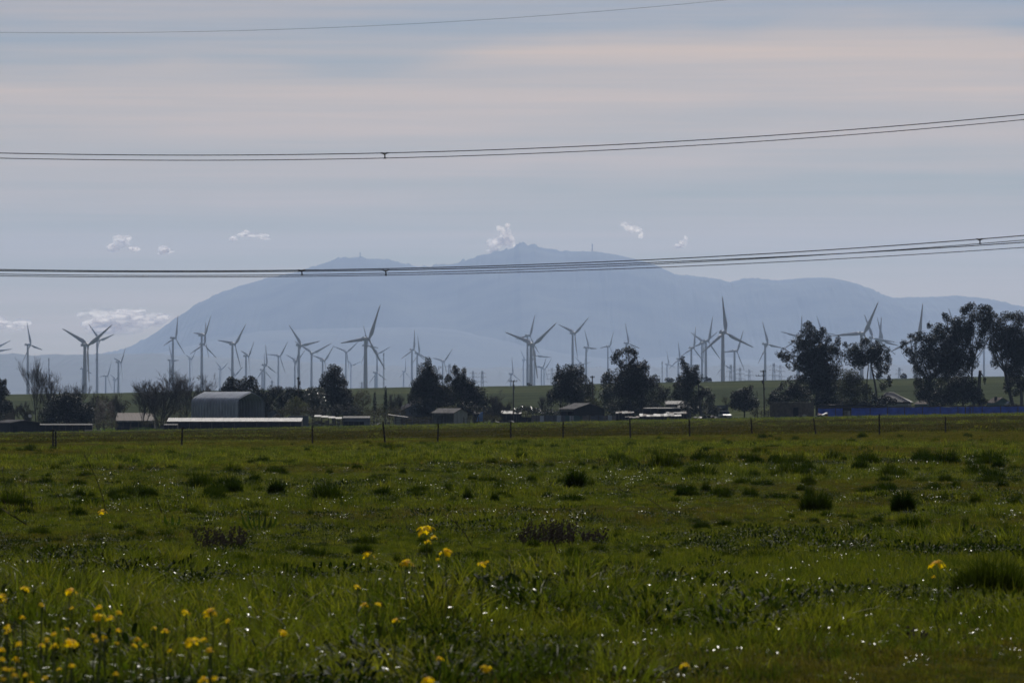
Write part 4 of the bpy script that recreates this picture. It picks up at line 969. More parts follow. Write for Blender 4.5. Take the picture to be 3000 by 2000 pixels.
def flat_shed(name, label, cat, pxa, pxb, d, hf, hb, depth, wall, roof, bays=6, open_front=False, group=None, tilt=0.0, over=.25, floor_z=None, battered=False):
    """long low shed facing the camera: roof sheet rises from hf at the front to hb at the back"""
    xa, xb = X(pxa, d), X(pxb, d); xc = (xa + xb) / 2; L = xb - xa
    g0 = Hs(xc, d) if floor_z is None else floor_z
    r = thing(name, label, cat, (xc, d, g0 - .1), tilt, group)
    hl = L / 2
    for i in range(bays):
        a = -hl + L * i / bays; b = -hl + L * (i + 1) / bays
        if not open_front:
            mb = MB(); mb.box(a + .015, b - .015, 0 - .02 * (i % 2), .08, 0, hf - .04); mb.build('wall_panel', wall, r)
        mb = MB(); mb.box(a - .06, a + .06, -.06, -.025, 0, hf - .04) if not open_front else mb.box(a - .07 + .07 * (i == 0), a + .07, 0, .14, 0, hf - .04); mb.build('post', M['wood'], r)
        q1 = rnd.uniform(-.07, .09) if battered else 0; q2 = rnd.uniform(-.16, .1) if battered else 0; q3 = rnd.uniform(-.25, .2) if battered else 0
        mb = MB(); ribbed(mb, a + .005, b - .005, [(-over + q3, hf - over * (hb - hf) / depth + q1), (depth + over, hb + over * (hb - hf) / depth + q2)], .4, .045)
        if battered: mb.v = [(v[0], v[1], v[2] + (v[0] - a) * q1) for v in mb.v]
        mb.build('roof_sheet', rnd.choice([roof, roof, M['tin'], M['shingle']]) if battered else roof, r)
    mb = MB(); mb.box(hl - .12, hl, 0.002, .14, 0, hf - .04); mb.build('post', M['wood'], r)
    mb = MB(); mb.box(-hl, hl, depth - .1, depth, 0, hb - .05); mb.build('back_wall', wall, r)
    for s in (-1, 1):
        mb = MB(); mb.add([(s * hl, .1, 0), (s * hl, depth - .1, 0), (s * hl, depth - .1, hb - .06), (s * hl, .1, hf - .05), (s * (hl - .08), .1, 0), (s * (hl - .08), depth - .1, 0), (s * (hl - .08), depth - .1, hb - .06), (s * (hl - .08), .1, hf - .05)], [(0, 1, 2, 3), (7, 6, 5, 4), (0, 3, 7, 4), (3, 2, 6, 7), (1, 5, 6, 2)])
        mb.build('end_wall', wall, r)
    return r

# arched steel barn: sixteen ribbed arch sheets, open front, closed back
def arched_barn():
    d = 1290.; W_, L_, he, hr = 8.8, 14.4, 6.4, 8.35
    px = 668; x0 = X(px, d); g0 = Hs(x0, d)
    r = thing('arched_barn', "tall grey arched steel barn with an open end facing right", 'barn', (x0, d, g0 - .1), math.radians(50))
    half = [(4.4, 0), (4.4, 3.0), (4.4, 5.6), (4.36, 6.2), (4.15, 6.65), (3.75, 7.0), (2.4, 7.55), (1.1, 8.02), (.35, 8.25)]
    prof = [(-x, z) for x, z in half] + [(0, 8.33)] + [(x, z) for x, z in half[::-1]]
    n = 16
    for i in range(n):
        a = -L_ / 2 + L_ * i / n; b = a + L_ / n
        mb = MB(); m = len(prof); vs = []
        for (x, z) in prof:
            c = Vector((0, 0, 4.0)); o = Vector((x, 0, z)) - c; o.normalize()
            if z <= he * .88: o = Vector((math.copysign(1, x), 0, 0))
            for y, u in ((a + .01, 0), (a + .32, 0), (a + .42, .24), (b - .12, .24), (b - .01, 0)):
                vs.append((x + o.x * u, y, z + o.z * u))
        fs = [(k * 5 + j, (k + 1) * 5 + j, (k + 1) * 5 + j + 1, k * 5 + j + 1) for k in range(m - 1) for j in range(4)]
        mb.add(vs, fs); mb.build('arch_panel', M['tin_blue'], r)
    mb = MB(); mb.prism(prof, L_ / 2 - .12, L_ / 2 - .02); mb.build('back_wall', M['tin_blue'], r)
    mb = MB(); mb.box(-W_ / 2 - .05, W_ / 2 + .05, -L_ / 2 + .2, L_ / 2 - .2, -.05, .06); mb.build('floor_slab', M['block'], r)
    return r
arched_barn()
def hay():
    d = 1287.5; x0 = X(712, d); g0 = Hs(x0, d)
    r = thing('covered_heap', "dark covered heap inside the open end of the arched barn", 'heap', (x0, d, g0))
    mb = MB(); mb.add([(-1.1, -.8, 0), (1.1, -.8, 0), (1.1, .8, 0), (-1.1, .8, 0), (-.9, -.6, 2.2), (.8, -.6, 1.7), (.7, .6, 1.7), (-.8, .6, 2.3), (-.1, 0, 2.9)], [(0, 1, 5, 4), (1, 2, 6, 5), (2, 3, 7, 6), (3, 0, 4, 7), (4, 5, 8), (5, 6, 8), (6, 7, 8), (7, 4, 8)])
    mb.build('cover', M['wall_dark'], r)
hay()
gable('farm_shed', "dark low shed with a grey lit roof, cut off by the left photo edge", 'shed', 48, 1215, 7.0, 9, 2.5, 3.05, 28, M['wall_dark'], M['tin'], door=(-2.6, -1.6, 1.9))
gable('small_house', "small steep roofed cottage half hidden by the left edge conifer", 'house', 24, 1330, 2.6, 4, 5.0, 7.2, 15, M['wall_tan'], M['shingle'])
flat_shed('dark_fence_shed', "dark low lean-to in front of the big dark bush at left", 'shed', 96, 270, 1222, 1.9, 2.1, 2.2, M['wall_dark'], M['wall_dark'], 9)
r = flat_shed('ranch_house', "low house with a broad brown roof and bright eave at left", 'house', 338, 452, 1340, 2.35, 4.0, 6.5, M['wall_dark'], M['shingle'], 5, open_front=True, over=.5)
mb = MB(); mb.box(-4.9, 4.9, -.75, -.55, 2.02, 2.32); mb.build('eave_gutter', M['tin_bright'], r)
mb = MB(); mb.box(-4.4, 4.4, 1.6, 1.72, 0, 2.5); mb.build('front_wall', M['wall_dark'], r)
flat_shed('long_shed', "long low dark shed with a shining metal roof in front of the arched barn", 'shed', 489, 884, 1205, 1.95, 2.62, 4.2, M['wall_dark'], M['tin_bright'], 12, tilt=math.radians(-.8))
flat_shed('low_wall_shed', "dark low end shed attached left of the long shining roof", 'shed', 480, 520, 1200, 1.45, 1.6, 2.0, M['wall_dark'], M['wall_dark'], 3)
gable('lean_house', "blue grey gabled house just right of the arched barn's open end", 'house', 772, 1345, 9.6, 7, 3.4, 5.2, 2, M['wall_blue'], M['shingle_grey'])
gable('garden_shed', "small tan gabled shed behind the right end of the long shining roof", 'shed', 811, 1300, 2.5, 2.6, 2.2, 3.2, 8, M['wall_tan'], M['wall_dark'], over=.15)
def box_thing(name, label, cat, px, d, w, l, h, yaw, wall, parts=(), group=None, z=0.0):
    x0 = X(px, d); r = thing(name, label, cat, (x0, d, Hs(x0, d) - .03 + z), math.radians(yaw), group)
    mb = MB(); mb.box(-w / 2, w / 2, -l / 2, l / 2, .05, h); mb.build('body', wall, r)
    for (pn, m, b) in parts:
        mb = MB(); mb.box(*b); mb.build(pn, m, r)
    return r
box_thing('water_tank', "narrow white tank standing left of the dark container", 'tank', 837, 1290, .8, .8, 2.5, 10, M['white'], [('lid', M['tin_bright'], (-.45, .45, -.45, .45, 2.5, 2.62)), ('stand', M['wood'], (-.5, .5, -.5, .5, -.1, .05))])
def container():
    d = 1262; x0 = X(874, d); r = thing('storage_container', "dark blue grey storage container right of the long shining roof", 'container', (x0, d, Hs(x0, d) - .05), math.radians(8))
    mb = MB(); ribbed(mb, -2.15, 2.15, [(-1.2, .15), (-1.2, 2.75)], .27, -.05); mb.build('front_side', M['wall_blue'], r)
    mb = MB(); mb.box(-2.15, 2.15, -1.12, 1.2, .15, 2.72); mb.build('body', M['wall_dark'], r)
    mb = MB(); mb.box(-2.2, 2.2, -1.24, 1.22, 2.74, 2.86); mb.build('roof', M['tin_bright'], r)
    for x in (-1, 0, 1): mb = MB(); mb.box(x * 2 - .1, x * 2 + .1, -1.22, 1.2, 0, .14); mb.build('bearer', M['wood'], r)
container()
def shelter():
    d = 1255; x0 = X(962, d); g0 = Hs(x0, d)
    r = thing('open_shelter', "open shelter with a glinting sagging metal roof, left of the stable block", 'shelter', (x0, d, g0 - .05), 0)
    for i in range(5):
        for y in (0, 2.2): mb = MB(); mb.box(-3 + 1.5 * i - .07, -3 + 1.5 * i + .07, y - .07, y + .07, 0, 2.55 - .12 * i); mb.build('post', M['wood'], r)
    for i in range(4):
        mb = MB(); ribbed(mb, -3.1 + 1.52 * i, -3.1 + 1.52 * i + 1.5, [(-.3, 2.5 - .15 * i), (2.6, 2.85 - .15 * i)], .3, .05); mb.build('roof_sheet', M['tin_bright'], r)
    g = random.Random(5)
    for i in range(7):
        w = g.uniform(.5, .9); h = g.uniform(.6, 1.5); xx = -2.7 + .82 * i
        c = thing('stacked_crates', "crate stack %s under the open shelter's metal roof" % ['at the left end', 'second from the left', 'third from the left', 'in the middle', 'third from the right', 'second from the right', 'at the right end'][i], 'crates', (x0 + xx, d + .9, Hs(x0 + xx, d + .9)), g.uniform(-.2, .2), 'crate stacks under the open shelter')
        k = int(h / .3) + 1
        for q in range(k):
            mb = MB(); mb.box(-w / 2 + .02 * (q % 2), w / 2, -.4, .4, q * .32, q * .32 + .28); mb.build('crate', M['wood'] if (i + q) % 3 else M['wall_grey'], c)
shelter()
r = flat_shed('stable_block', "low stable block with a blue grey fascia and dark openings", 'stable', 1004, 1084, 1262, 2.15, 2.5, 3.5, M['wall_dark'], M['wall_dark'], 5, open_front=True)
mb = MB(); mb.box(-2.95, 3.05, -.08, -.03, 1.35, 2.1); mb.build('fascia', M['wall_blue'], r)
mb = MB(); mb.box(1.7, 3.0, -.06, -.02, 0, 1.33); mb.build('closed_door', M['wall_blue'], r)
gable('farm_house', "house with a grey left roof slope under the pointed gum tree", 'house', 1236, 1335, 11.4, 8, 3.4, 6.2, 12, M['wall_blue'], M['shingle_grey'])
def carport():
    d = 1262; x0 = X(1166, d); r = thing('carport', "lean-to carport with a thin sloping roof left of the grey roofed house", 'carport', (x0, d, Hs(x0, d) - .05))
    for x in (-1.9, -.6, .7, 1.9):
        mb = MB(); mb.box(x - .07, x + .07, 0, .14, 0, 2.5 - .14 * (x + 2)); mb.build('post', M['wood'], r)
    for i in range(3):
        a = -2.2 + 1.48 * i; mb = MB(); ribbed(mb, a, a + 1.46, [(-.3, 2.62 - .2 * i), (2.6, 2.75 - .2 * i)], .35, .04)
        mb.v = [(v[0], v[1], v[2] - .14 * (v[0] - a)) for v in mb.v]; mb.build('roof_sheet', M['tin'], r)
    mb = MB(); mb.box(-.9, .6, 1.9, 2.0, 0, 1.9); mb.build('back_panel', M['wall_pale'], r)
carport()
gable('curved_shed', "shed with a lit grey left roof, open side and pale striped end wall", 'shed', 1318, 1262, 4.1, 7.0, 2.85, 3.75, 43, M['wall_pale'], M['tin'], open_left=True, panels=4)
flat_shed('tiny_shed', "tiny shed roof shining under the dark gum trees", 'shed', 1386, 1407, 1300, 2.55, 3.1, 2.5, M['wall_dark'], M['tin_bright'], 2)
def tarp_frame():
    d = 1255; x0 = X(1407, d); r = thing('draped_tarp', "bright blue tarp draped over a slanting frame", 'tarp', (x0, d, Hs(x0, d)))
    mb = MB(); mb.add([(-.85, -.2, .75), (-.5, -.25, .7), (.55, -.2, .8), (.6, -.1, 2.9), (.1, -.05, 2.7), (-.5, -.1, 1.9), (-.85, .8, .7), (.55, .8, .8), (.6, .7, 2.9), (.1, .6, 2.75)], [(0, 1, 5), (1, 2, 3, 4), (1, 4, 5), (5, 4, 9), (0, 5, 6), (5, 9, 6), (3, 8, 9, 4), (2, 7, 8, 3)])
    mb.build('tarp', M['tarp_light'], r)
    for x in (-.75, .5):
        mb = MB(); mb.box(x - .05, x + .05, 0, .1, 0, 2.7 if x > 0 else 1.2); mb.build('post', M['wood'], r)
tarp_frame()
flat_shed('low_shed', "low shed with a shining roof just behind the crossarm pole's foot", 'shed', 1468, 1528, 1290, 2.45, 3.0, 2.5, M['wall_dark'], M['tin_bright'], 4)
gable('hay_shed', "wide dark shed with a white fascia and grey left roof slope, behind the sheet fence", 'shed', 1706, 1275, 8.9, 4.9, 3.1, 4.35, 38, M['wall_dark'], M['tin'], open_left=True)
def sheet_fence():
    d = 1238; xa, xb = X(1519, d), X(1805, d); r = thing('sheet_fence', "fence of blue grey corrugated sheets in front of the wide dark shed", 'fence', ((xa + xb) / 2, d, Hs((xa + xb) / 2, d) - .05))
    L = xb - xa; n = 23; g = random.Random(9); sheets = [M['wall_blue'], M['tin_blue'], M['wall_grey'], M['wall_teal']]
    for i in range(n):
        a = -L / 2 + L * i / n; h = 1.72 + g.uniform(-.1, .08) - (.25 if i < 3 else 0); y = g.uniform(-.03, .03); b = a + L / n + .03
        mb = MB(); ribbed(mb, a, b, [(y, 0), (y, h)], .15, .02); mb.build('sheet', M['wall_dark'] if i < 3 else sheets[g.randint(0, 3 if 6 < i < 15 else 2)], r)
    for i in range(12):
        x = -L / 2 + L * i / 11; mb = MB(); mb.box(x - .05, x + .05, -.16, -.06, 0, 1.9); mb.build('post', M['wood'], r)
sheet_fence()
flat_shed('dark_long_shed', "long dark flat roofed shed between the tallest middle and slender gum trees", 'shed', 1884, 1993, 1285, 2.95, 3.1, 4, M['wall_dark'], M['tin'], 5)
flat_shed('tin_house', "shed whose pale tin roof shines behind the left side of the slender gum tree", 'house', 1950, 2009, 1345, 3.9, 4.6, 4, M['wall_grey'], M['tin'], 4)
flat_shed('tin_lean_to', "small shining lean-to roof just right of the pale tin roof, behind the slender gum", 'shed', 1986, 2026, 1335, 2.9, 3.5, 3, M['wall_grey'], M['tin'], 3)
flat_shed('pen_shelter', "row of low pens under battered shining tin sheets below the tallest middle gum", 'shelter', 1874, 1997, 1240, 1.25, 1.7, 3.5, M['wall_dark'], M['tin_bright'], 12, battered=True)
flat_shed('pen_shelter', "short low pen roof at the left end of the battered tin sheets", 'shelter', 1832, 1874, 1242, 1.1, 1.35, 3.0, M['wall_dark'], M['tin'], 4, battered=True)
flat_shed('pen_shelter', "upper low tin roof standing behind the left end of the battered sheets", 'shelter', 1804, 1858, 1262, 2.05, 2.4, 3.0, M['wall_dark'], M['tin'], 6, battered=True)
flat_shed('pen_shelter', "narrow tin roof behind the right half of the battered sheets", 'shelter', 1952, 2012, 1258, 1.75, 2.1, 2.5, M['wall_dark'], M['tin'], 6, battered=True)
g = random.Random(3)
def heap(name, label, px, d, w, h, n, mats, seed):
    g = random.Random(seed); x0 = X(px, d); r = thing(name, label, 'junk heap', (x0, d, Hs(x0, d) - .05))
    for i in range(n):
        x = g.uniform(-w / 2, w / 2); zz = g.uniform(0, h * .6) * (1 - abs(x) / w); s = g.uniform(.25, .8)
        Mx = Matrix.Translation((x, g.uniform(-.6, .6), zz)) @ Euler((g.uniform(-.5, .5), g.uniform(-.5, .5), g.uniform(0, 3))).to_matrix().to_4x4()
        mb = MB(); mb.box(-s, s, -s * .5, s * .5, 0, g.uniform(.08, .5), Mx); mb.build(['board', 'sheet', 'drum', 'scrap'][i % 4], mats[i % len(mats)], r)
heap('junk_heap', "dark junk heap with glinting scraps right of the battered tin sheets", 2066, 1245, 5.0, 1.5, 26, [M['wall_dark'], M['wood'], M['tin_bright'], M['wall_dark'], M['wall_grey']], 71)
heap('junk_heap', "heap of scrap and boards left of the sheet fence, below the crossarm pole", 1478, 1250, 3.6, 1.3, 18, [M['wall_dark'], M['wood'], M['tin'], M['wall_grey']], 72)
heap('junk_heap', "scrap pile between the stable block and the lean-to carport", 1118, 1256, 4.2, 1.2, 18, [M['wall_dark'], M['wood'], M['tin'], M['wall_grey']], 73)
heap('junk_heap', "small heap with red and white scraps at the left end of the tarp fence", 2412, 1246, 1.9, 1.7, 14, [M['red'], M['wall_dark'], M['red'], M['white'], M['wall_dark']], 74)
heap('junk_heap', "scrap heap behind the sheet fence, left of the white fascia", 1620, 1255, 5.0, 2.3, 26, [M['wall_dark'], M['wood'], M['wall_dark'], M['tin']], 75)
def vehicle(name, label, cat, px, d, yaw, body, L, w, hbody, hcab, cab, z=0.0, group=None):
    """cab: (front x of bonnet end, windscreen base, roof front, roof back, back base) along the length"""
    x0 = X(px, d); r = thing(name, label, cat, (x0, d, Hs(x0, d) + z), math.radians(yaw), group)
    hl = L / 2; a, b, c, e = cab
    mb = MB(); mb.prism([(-hl, .35), (hl, .35), (hl, hbody * .85), (a, hbody), (-hl, hbody)], -w / 2, w / 2); mb.build('body', body, r)
    mb = MB(); mb.prism([(a - .1, hbody), (b, hcab), (c, hcab), (e, hbody)], -w / 2 + .12, w / 2 - .12); mb.build('cab', M['glass'], r)
    mb = MB(); mb.box(c - .05, b + .05, -w / 2 + .08, w / 2 - .08, hcab - .03, hcab + .05); mb.build('roof', body, r)
    for sx in (-1, 1):
        for sy in (-1, 1):
            mb = MB(); mb.tube([(sx * hl * .62, sy * (w / 2 - .2), .33), (sx * hl * .62, sy * (w / 2 + .02), .33)], .33, 14); t = mb.build('wheel', M['rubber'], r)
            mb = MB(); mb.tube([(sx * hl * .62, sy * (w / 2 + .0), .33), (sx * hl * .62, sy * (w / 2 + .03), .33)], .18, 10); mb.build('rim', M['tin_bright'], t)
    for sy in (-1, 1):
        mb = MB(); mb.box(hl - .02, hl + .03, sy * w * .36 - .15, sy * w * .36 + .15, hbody * .6, hbody * .78); mb.build('headlight', M['white'], r)
    mb = MB(); mb.box(hl + .0, hl + .1, -w / 2, w / 2, .38, .55); mb.build('bumper', M['tin'], r)
    return r
vehicle('pickup_truck', "white pickup truck facing the field, left of the short round bushy tree", 'pickup', 2124, 1275, -78, M['white'], 5.0, 1.9, 1.15, 1.85, (1.0, .3, -1.2, -1.5), z=.1)
vehicle('parked_car', "low dark car with a glinting roof below the white pickup", 'car', 2121, 1238, 6, M['tin_bright'], 3.2, 1.7, .85, 1.25, (.7, .3, -.8, -1.2), z=-.3)
vehicle('parked_van', "white van behind the left end of the long shining shed roof", 'van', 517, 1262, 4, M['white'], 2.8, 1.8, 1.7, 2.45, (1.2, .55, -1.2, -1.3))
box_thing('travel_trailer', "pale bluish trailer behind the white pickup", 'trailer', 2117, 1345, 1.9, 3.2, 3.0, 12, M['wall_blue'], [('roof', M['tin'], (-.98, .98, -1.65, 1.65, 3.0, 3.08)), ('window', M['glass'], (-.5, .3, -1.63, -1.6, 1.8, 2.4)), ('axle', M['rubber'], (-.95, .95, -.3, .3, -.25, .05))], z=.25)
def corral(name, label, pxs, d, h, rails, seed):
    g = random.Random(seed); x0 = X(pxs[0], d); r = thing(name, label, 'fence', (x0, d, Hs(x0, d) - .1))
    for p in pxs:
        x = X(p, d) - x0; w = g.uniform(.07, .13); hh = h * g.uniform(.85, 1.15)
        mb = MB(); mb.tube([(x, 0, Hs(x + x0, d) - Hs(x0, d)), (x + g.uniform(-.05, .05), 0, hh + Hs(x + x0, d) - Hs(x0, d))], [w, w * .85], 6); mb.build('post', M['wood'], r)
    L = X(pxs[-1], d) - x0
    for k in range(rails):
        z = h * (k + .7) / (rails + .3); mb = MB(); mb.tube([(0, -.09, z), (L * .5, -.09, z - .05 + .5 * (Hs(x0 + L, d) - Hs(x0, d))), (L, -.09, z + Hs(x0 + L, d) - Hs(x0, d))], .04, 5); mb.build('rail', M['wood'], r)
corral('corral_fence', "rough pole corral between the stable block and the curved roof shed", [1128, 1152, 1181, 1212, 1227, 1247, 1262, 1266, 1283, 1302], 1246, 1.9, 3, 1)
corral('corral_fence', "rough pole corral right of the curved roof shed, under the blue tarp", [1359, 1368, 1376, 1386, 1394, 1402, 1416, 1428], 1246, 1.7, 3, 2)
corral('corral_fence', "dark rail pen left of the concrete block shed", [2211, 2220, 2231, 2241, 2251], 1255, 1.9, 4, 3)
corral('corral_fence', "pole pen below the brown roofed low house at left", [340, 357, 381, 405, 434, 458, 478], 1225, 1.6, 2, 4)
corral('stray_post', "single short wooden post right of the blue tarp corral", [1439, 1439.5], 1232, 1.0, 0, 5)
def block_shed():
    d = 1258; x0 = X(2320, d); W_, L_, h = 5.6, 8.0, 3.6
    r = thing('block_shed', "square flat roofed concrete block shed with a dark doorway", 'shed', (x0, d, Hs(x0, d) - .1), math.radians(55))
    mb = MB(); mb.box(-W_ / 2, W_ / 2, -L_ / 2, -L_ / 2 + .2, 0, h); mb.build('front_wall', M['block'], r)
    mb = MB(); mb.box(-W_ / 2, W_ / 2, L_ / 2 - .2, L_ / 2, 0, h); mb.build('back_wall', M['block'], r)
    y1 = -L_ / 2 + .2; dy0, dy1 = -L_ / 2 + .5, -L_ / 2 + 2.0
    for s, nm in ((1, 'side_wall'),):
        mb = MB(); mb.box(W_ / 2 - .2, W_ / 2, y1, L_ / 2 - .2, 0, h); mb.build(nm, M['block'], r)
    mb = MB(); mb.box(-W_ / 2, -W_ / 2 + .2, y1, dy0, 0, h); mb.box(-W_ / 2, -W_ / 2 + .2, dy1, L_ / 2 - .2, 0, h); mb.box(-W_ / 2, -W_ / 2 + .2, dy0, dy1, 2.6, h); mb.build('side_wall', M['block'], r)
    mb = MB(); mb.box(-W_ / 2 + .12, -W_ / 2 + .17, dy0, dy1, 0, 2.6); mb.build('door', M['dark'], r)
    for i in range(8):
        a = -L_ / 2 - .2 + (L_ + .4) * i / 8; mb = MB(); ribbed(mb, -W_ / 2 - .25, W_ / 2 + .25, [(a, h + .05 + .02 * (i % 2)), (a + (L_ + .4) / 8 - .02, h + .07 + .02 * (i % 2))], .25, .05); mb.build('roof_sheet', M['tin'], r)
block_shed()
def barrel():
    d = 1243; x0 = X(2357, d); r = thing('round_tank', "pale round tank lying against the concrete block shed", 'tank', (x0, d, Hs(x0, d)))
    mb = MB(); mb.tube([(0, 0, .5), (0, .06, .5), (0, .55, .5), (0, .6, .5)], [.38, .45, .45, .38], 16); mb.build('shell', M['wall_pale'], r)
    mb = MB(); mb.box(-.35, .35, .1, .5, -.05, .12); mb.build('cradle', M['wood'], r)
barrel()
# fence hung with blue tarpaulin: every sheet and post a part
def tarp_fence():
    d = 1262; pxs = [2396, 2448, 2470, 2493, 2549, 2600, 2650, 2703, 2754, 2806, 2842, 2850, 2877, 2931, 2982, 3030]
    x0 = X(2700, d); r = thing('tarp_fence', "long fence hung with deep blue tarp sheets at right", 'fence', (x0, d, Hs(x0, d)))
    g = random.Random(4)
    def top(p): return Z(np.interp(p, [2396, 2700, 3000], [1195, 1190.5, 1188.5]), d) - Hs(x0, d)
    def bot(p): return Hs(X(p, d), d) - Hs(x0, d) - .1
    for i, p in enumerate(pxs):
        x = X(p, d) - x0; mb = MB(); mb.tube([(x, -.12, bot(p)), (x + g.uniform(-.06, .06), -.12, top(p) + g.uniform(.05, .3))], [.09, .07], 6); mb.build('post', M['wood'], r)
    for a, b in zip(pxs[:-1], pxs[1:]):
        if a == 2470: continue
        n = 6; vs = []
        for j in range(n + 1):
            p = a + (b - a) * j / n; x = X(p, d) - x0
            sag = .12 * math.sin(math.pi * j / n)
            for k in range(4):
                t = k / 3; z = bot(p) + (top(p) - sag - .05 - bot(p)) * t
                vs.append((x, .07 * math.sin(j * 2.1 + k * 1.3 + a) + .02, z))
        fs = [(j * 4 + k, (j + 1) * 4 + k, (j + 1) * 4 + k + 1, j * 4 + k + 1) for j in range(n) for k in range(3)]
        mb = MB(); mb.add(vs, fs); mb.build('tarp_sheet', M['tarp'], r, True)
    mb = MB()
    for k in range(2):
        pts = [(X(p, d) - x0, -.02 + .1 * k, top(p) + .02 + .08 * k + g.uniform(-.04, .04)) for p in range(2390, 3040, 12)]
        mb.tube(pts, .07, 5)
    mb.build('top_rail', M['wood'], r)
    xa, xb = X(2472, d) - x0, X(2491, d) - x0
    for k in range(6):
        mb = MB(); mb.box(xa, xb - .65, -.1, -.04, bot(2480) + .2 + .32 * k, bot(2480) + .34 + .32 * k); mb.build('slat', M['wall_pale'], r)
    mb = MB(); mb.box(xb - .62, xb, -.08, -.03, bot(2480), top(2480) - .7); mb.build('gate_board', M['wall_pale'], r)
    mb = MB(); mb.box(xa - .2, xb + .15, -.2, .3, top(2480) - .62, top(2480) - .2); mb.build('gate_canopy', M['wall_dark'], r)
tarp_fence()
corral('stray_post', "stout lone post in front of the blue tarp fence, under the largest gum", [2828, 2828.6], 1246, 2.2, 0, 6)
flat_shed('shade_shed', "dark brush roofed shelter behind the left part of the tarp fence", 'shelter', 2400, 2600, 1290, 2.9, 3.0, 3, M['wall_dark'], M['wall_dark'], 6)
def hip_house():
    d = 1395.; x0 = X(2622, d); g0 = Hs(x0, d); s = S(d)
    r = thing('hip_roof_house', "house with a shining hipped metal roof behind the tarp fence", 'house', (x0, d, g0), math.radians(-12))
    w, l, he, rise, rw = 8.3, 6.5, Z(1177, d) - g0, 2.2, .9
    mb = MB(); mb.box(-w / 2 + .5, w / 2 - .5, -l / 2 + .5, l / 2 - .5, 0, he); mb.build('wall', M['wall_pale'], r)
    rx = -1.3
    ed = [(-w / 2, -l / 2, he), (w / 2, -l / 2, he), (w / 2, l / 2, he), (-w / 2, l / 2, he)]; top = [(rx - rw, 0, he + rise), (rx + rw, 0, he + rise)]
    for f in ([ed[0], ed[1], top[1], top[0]], [ed[1], ed[2], top[1]], [ed[2], ed[3], top[0], top[1]], [ed[3], ed[0], top[0]]):
        mb = MB(); mb.add(f, [tuple(range(len(f)))]); mb.build('roof', M['tin_bright'], r)
    for i in range(1, 15):      # standing seams on the front slope
        t = i / 15; a = Vector(ed[0]).lerp(Vector(ed[1]), t)
        xr = min(max(a.x, rx - rw), rx + rw)
        if a.x < rx - rw: f = (a.x + w / 2) / (rx - rw + w / 2)
        elif a.x > rx + rw: f = (w / 2 - a.x) / (w / 2 - rx - rw)
        else: f = 1
        b = Vector((a.x, -l / 2 + l / 2 * f, he + rise * f))
        mb = MB(); mb.tube([a + Vector((0, -.02, .03)), b + Vector((0, -.02, .04))], .06, 4); mb.build('seam', M['tin_bright'], r)
    mb = MB(); mb.tube([Vector(ed[1]) + Vector((0, 0, .05)), Vector(top[1]) + Vector((0, 0, .06))], .1, 5); mb.tube([Vector(ed[0]) + Vector((0, 0, .05)), Vector(top[0]) + Vector((0, 0, .06)), Vector(top[1]) + Vector((0, 0, .06))], .1, 5); mb.build('ridge_cap', M['tin_bright'], r)
    mb = MB(); mb.box(-w / 2 - .05, w / 2 + .05, -l / 2 - .05, -l / 2, he - .35, he); mb.build('fascia', M['wall_dark'], r)
hip_house()
gable('teal_house', "low teal gabled house with a brown roof left of the big dark bush at right", 'house', 2722, 1400, 5.8, 4.3, Z(1182, 1400) - Hs(X(2722, 1400), 1400), Z(1168.5, 1400) - Hs(X(2722, 1400), 1400), 44, M['wall_teal'], M['shingle'])
r = gable('teal_house', "teal gabled house with a chimney near the right photo edge", 'house', 2925, 1400, 4.6, 3.2, Z(1178, 1400) - Hs(X(2925, 1400), 1400), Z(1164, 1400) - Hs(X(2925, 1400), 1400), 30, M['wall_teal'], M['shingle'])
mb = MB(); zz = Z(1161, 1400) - Hs(X(2925, 1400), 1400); mb.box(-1.3, -.8, -.6, -.1, zz - 1.6, zz); mb.build('chimney', M['wall_dark'], r)
vehicle('parked_car', "small pale car beside the chimney house, by the right gum's trunks", 'car', 2963, 1390, 20, M['wall_pale'], 3.0, 1.6, .9, 1.4, (.6, .2, -.8, -1.2), z=1.6)
for px, w, lab in [(259, 22, "left one of two pale pinkish troughs below the pale blossoming tree"), (287, 21, "right one of two pale pinkish troughs below the pale blossoming tree")]:
    d = 1212; x0 = X(px, d); r = thing('water_trough', lab, 'trough', (x0, d, Hs(x0, d) - .02), .05, 'water troughs'); hw = w * S(d) / 2
    mb = MB(); mb.add([(-hw * .85, -.35, 0), (hw * .85, -.35, 0), (hw * .85, .35, 0), (-hw * .85, .35, 0), (-hw, -.42, .62), (hw, -.42, .62), (hw, .42, .62), (-hw, .42, .62), (-hw * .9, -.3, .6), (hw * .9, -.3, .6), (hw * .9, .3, .6), (-hw * .9, .3, .6), (-hw * .85, -.28, .4), (hw * .85, -.28, .4), (hw * .85, .28, .4), (-hw * .85, .28, .4)],
        [(0, 1, 5, 4), (1, 2, 6, 5), (2, 3, 7, 6), (3, 0, 4, 7), (4, 5, 9, 8), (5, 6, 10, 9), (6, 7, 11, 10), (7, 4, 8, 11), (8, 9, 13, 12), (9, 10, 14, 13), (10, 11, 15, 14), (11, 8, 12, 15), (12, 13, 14, 15)])
    mb.build('basin', M['concrete'], r)
    mb = MB(); mb.box(-hw * .83, hw * .83, -.27, .27, .46, .5); mb.build('water', M['glass'], r)
def dish():
    d = 1262; x0 = X(86, d); g0 = Hs(x0, d); r = thing('satellite_dish', "small white satellite dish above the dark shed at the left edge", 'satellite dish', (x0, d, g0))
    z = Z(1220, d) - g0
    mb = MB(); mb.tube([(0, 0, 0), (0, 0, z)], .05, 6); mb.build('pole', M['steel'], r)
    mb = MB(); mb.tube([(0, -.05, z), (.1, -.15, z + .08), (.16, -.3, z + .16)], [.1, .32, .42], 12); mb.build('reflector', M['white'], r)
dish()

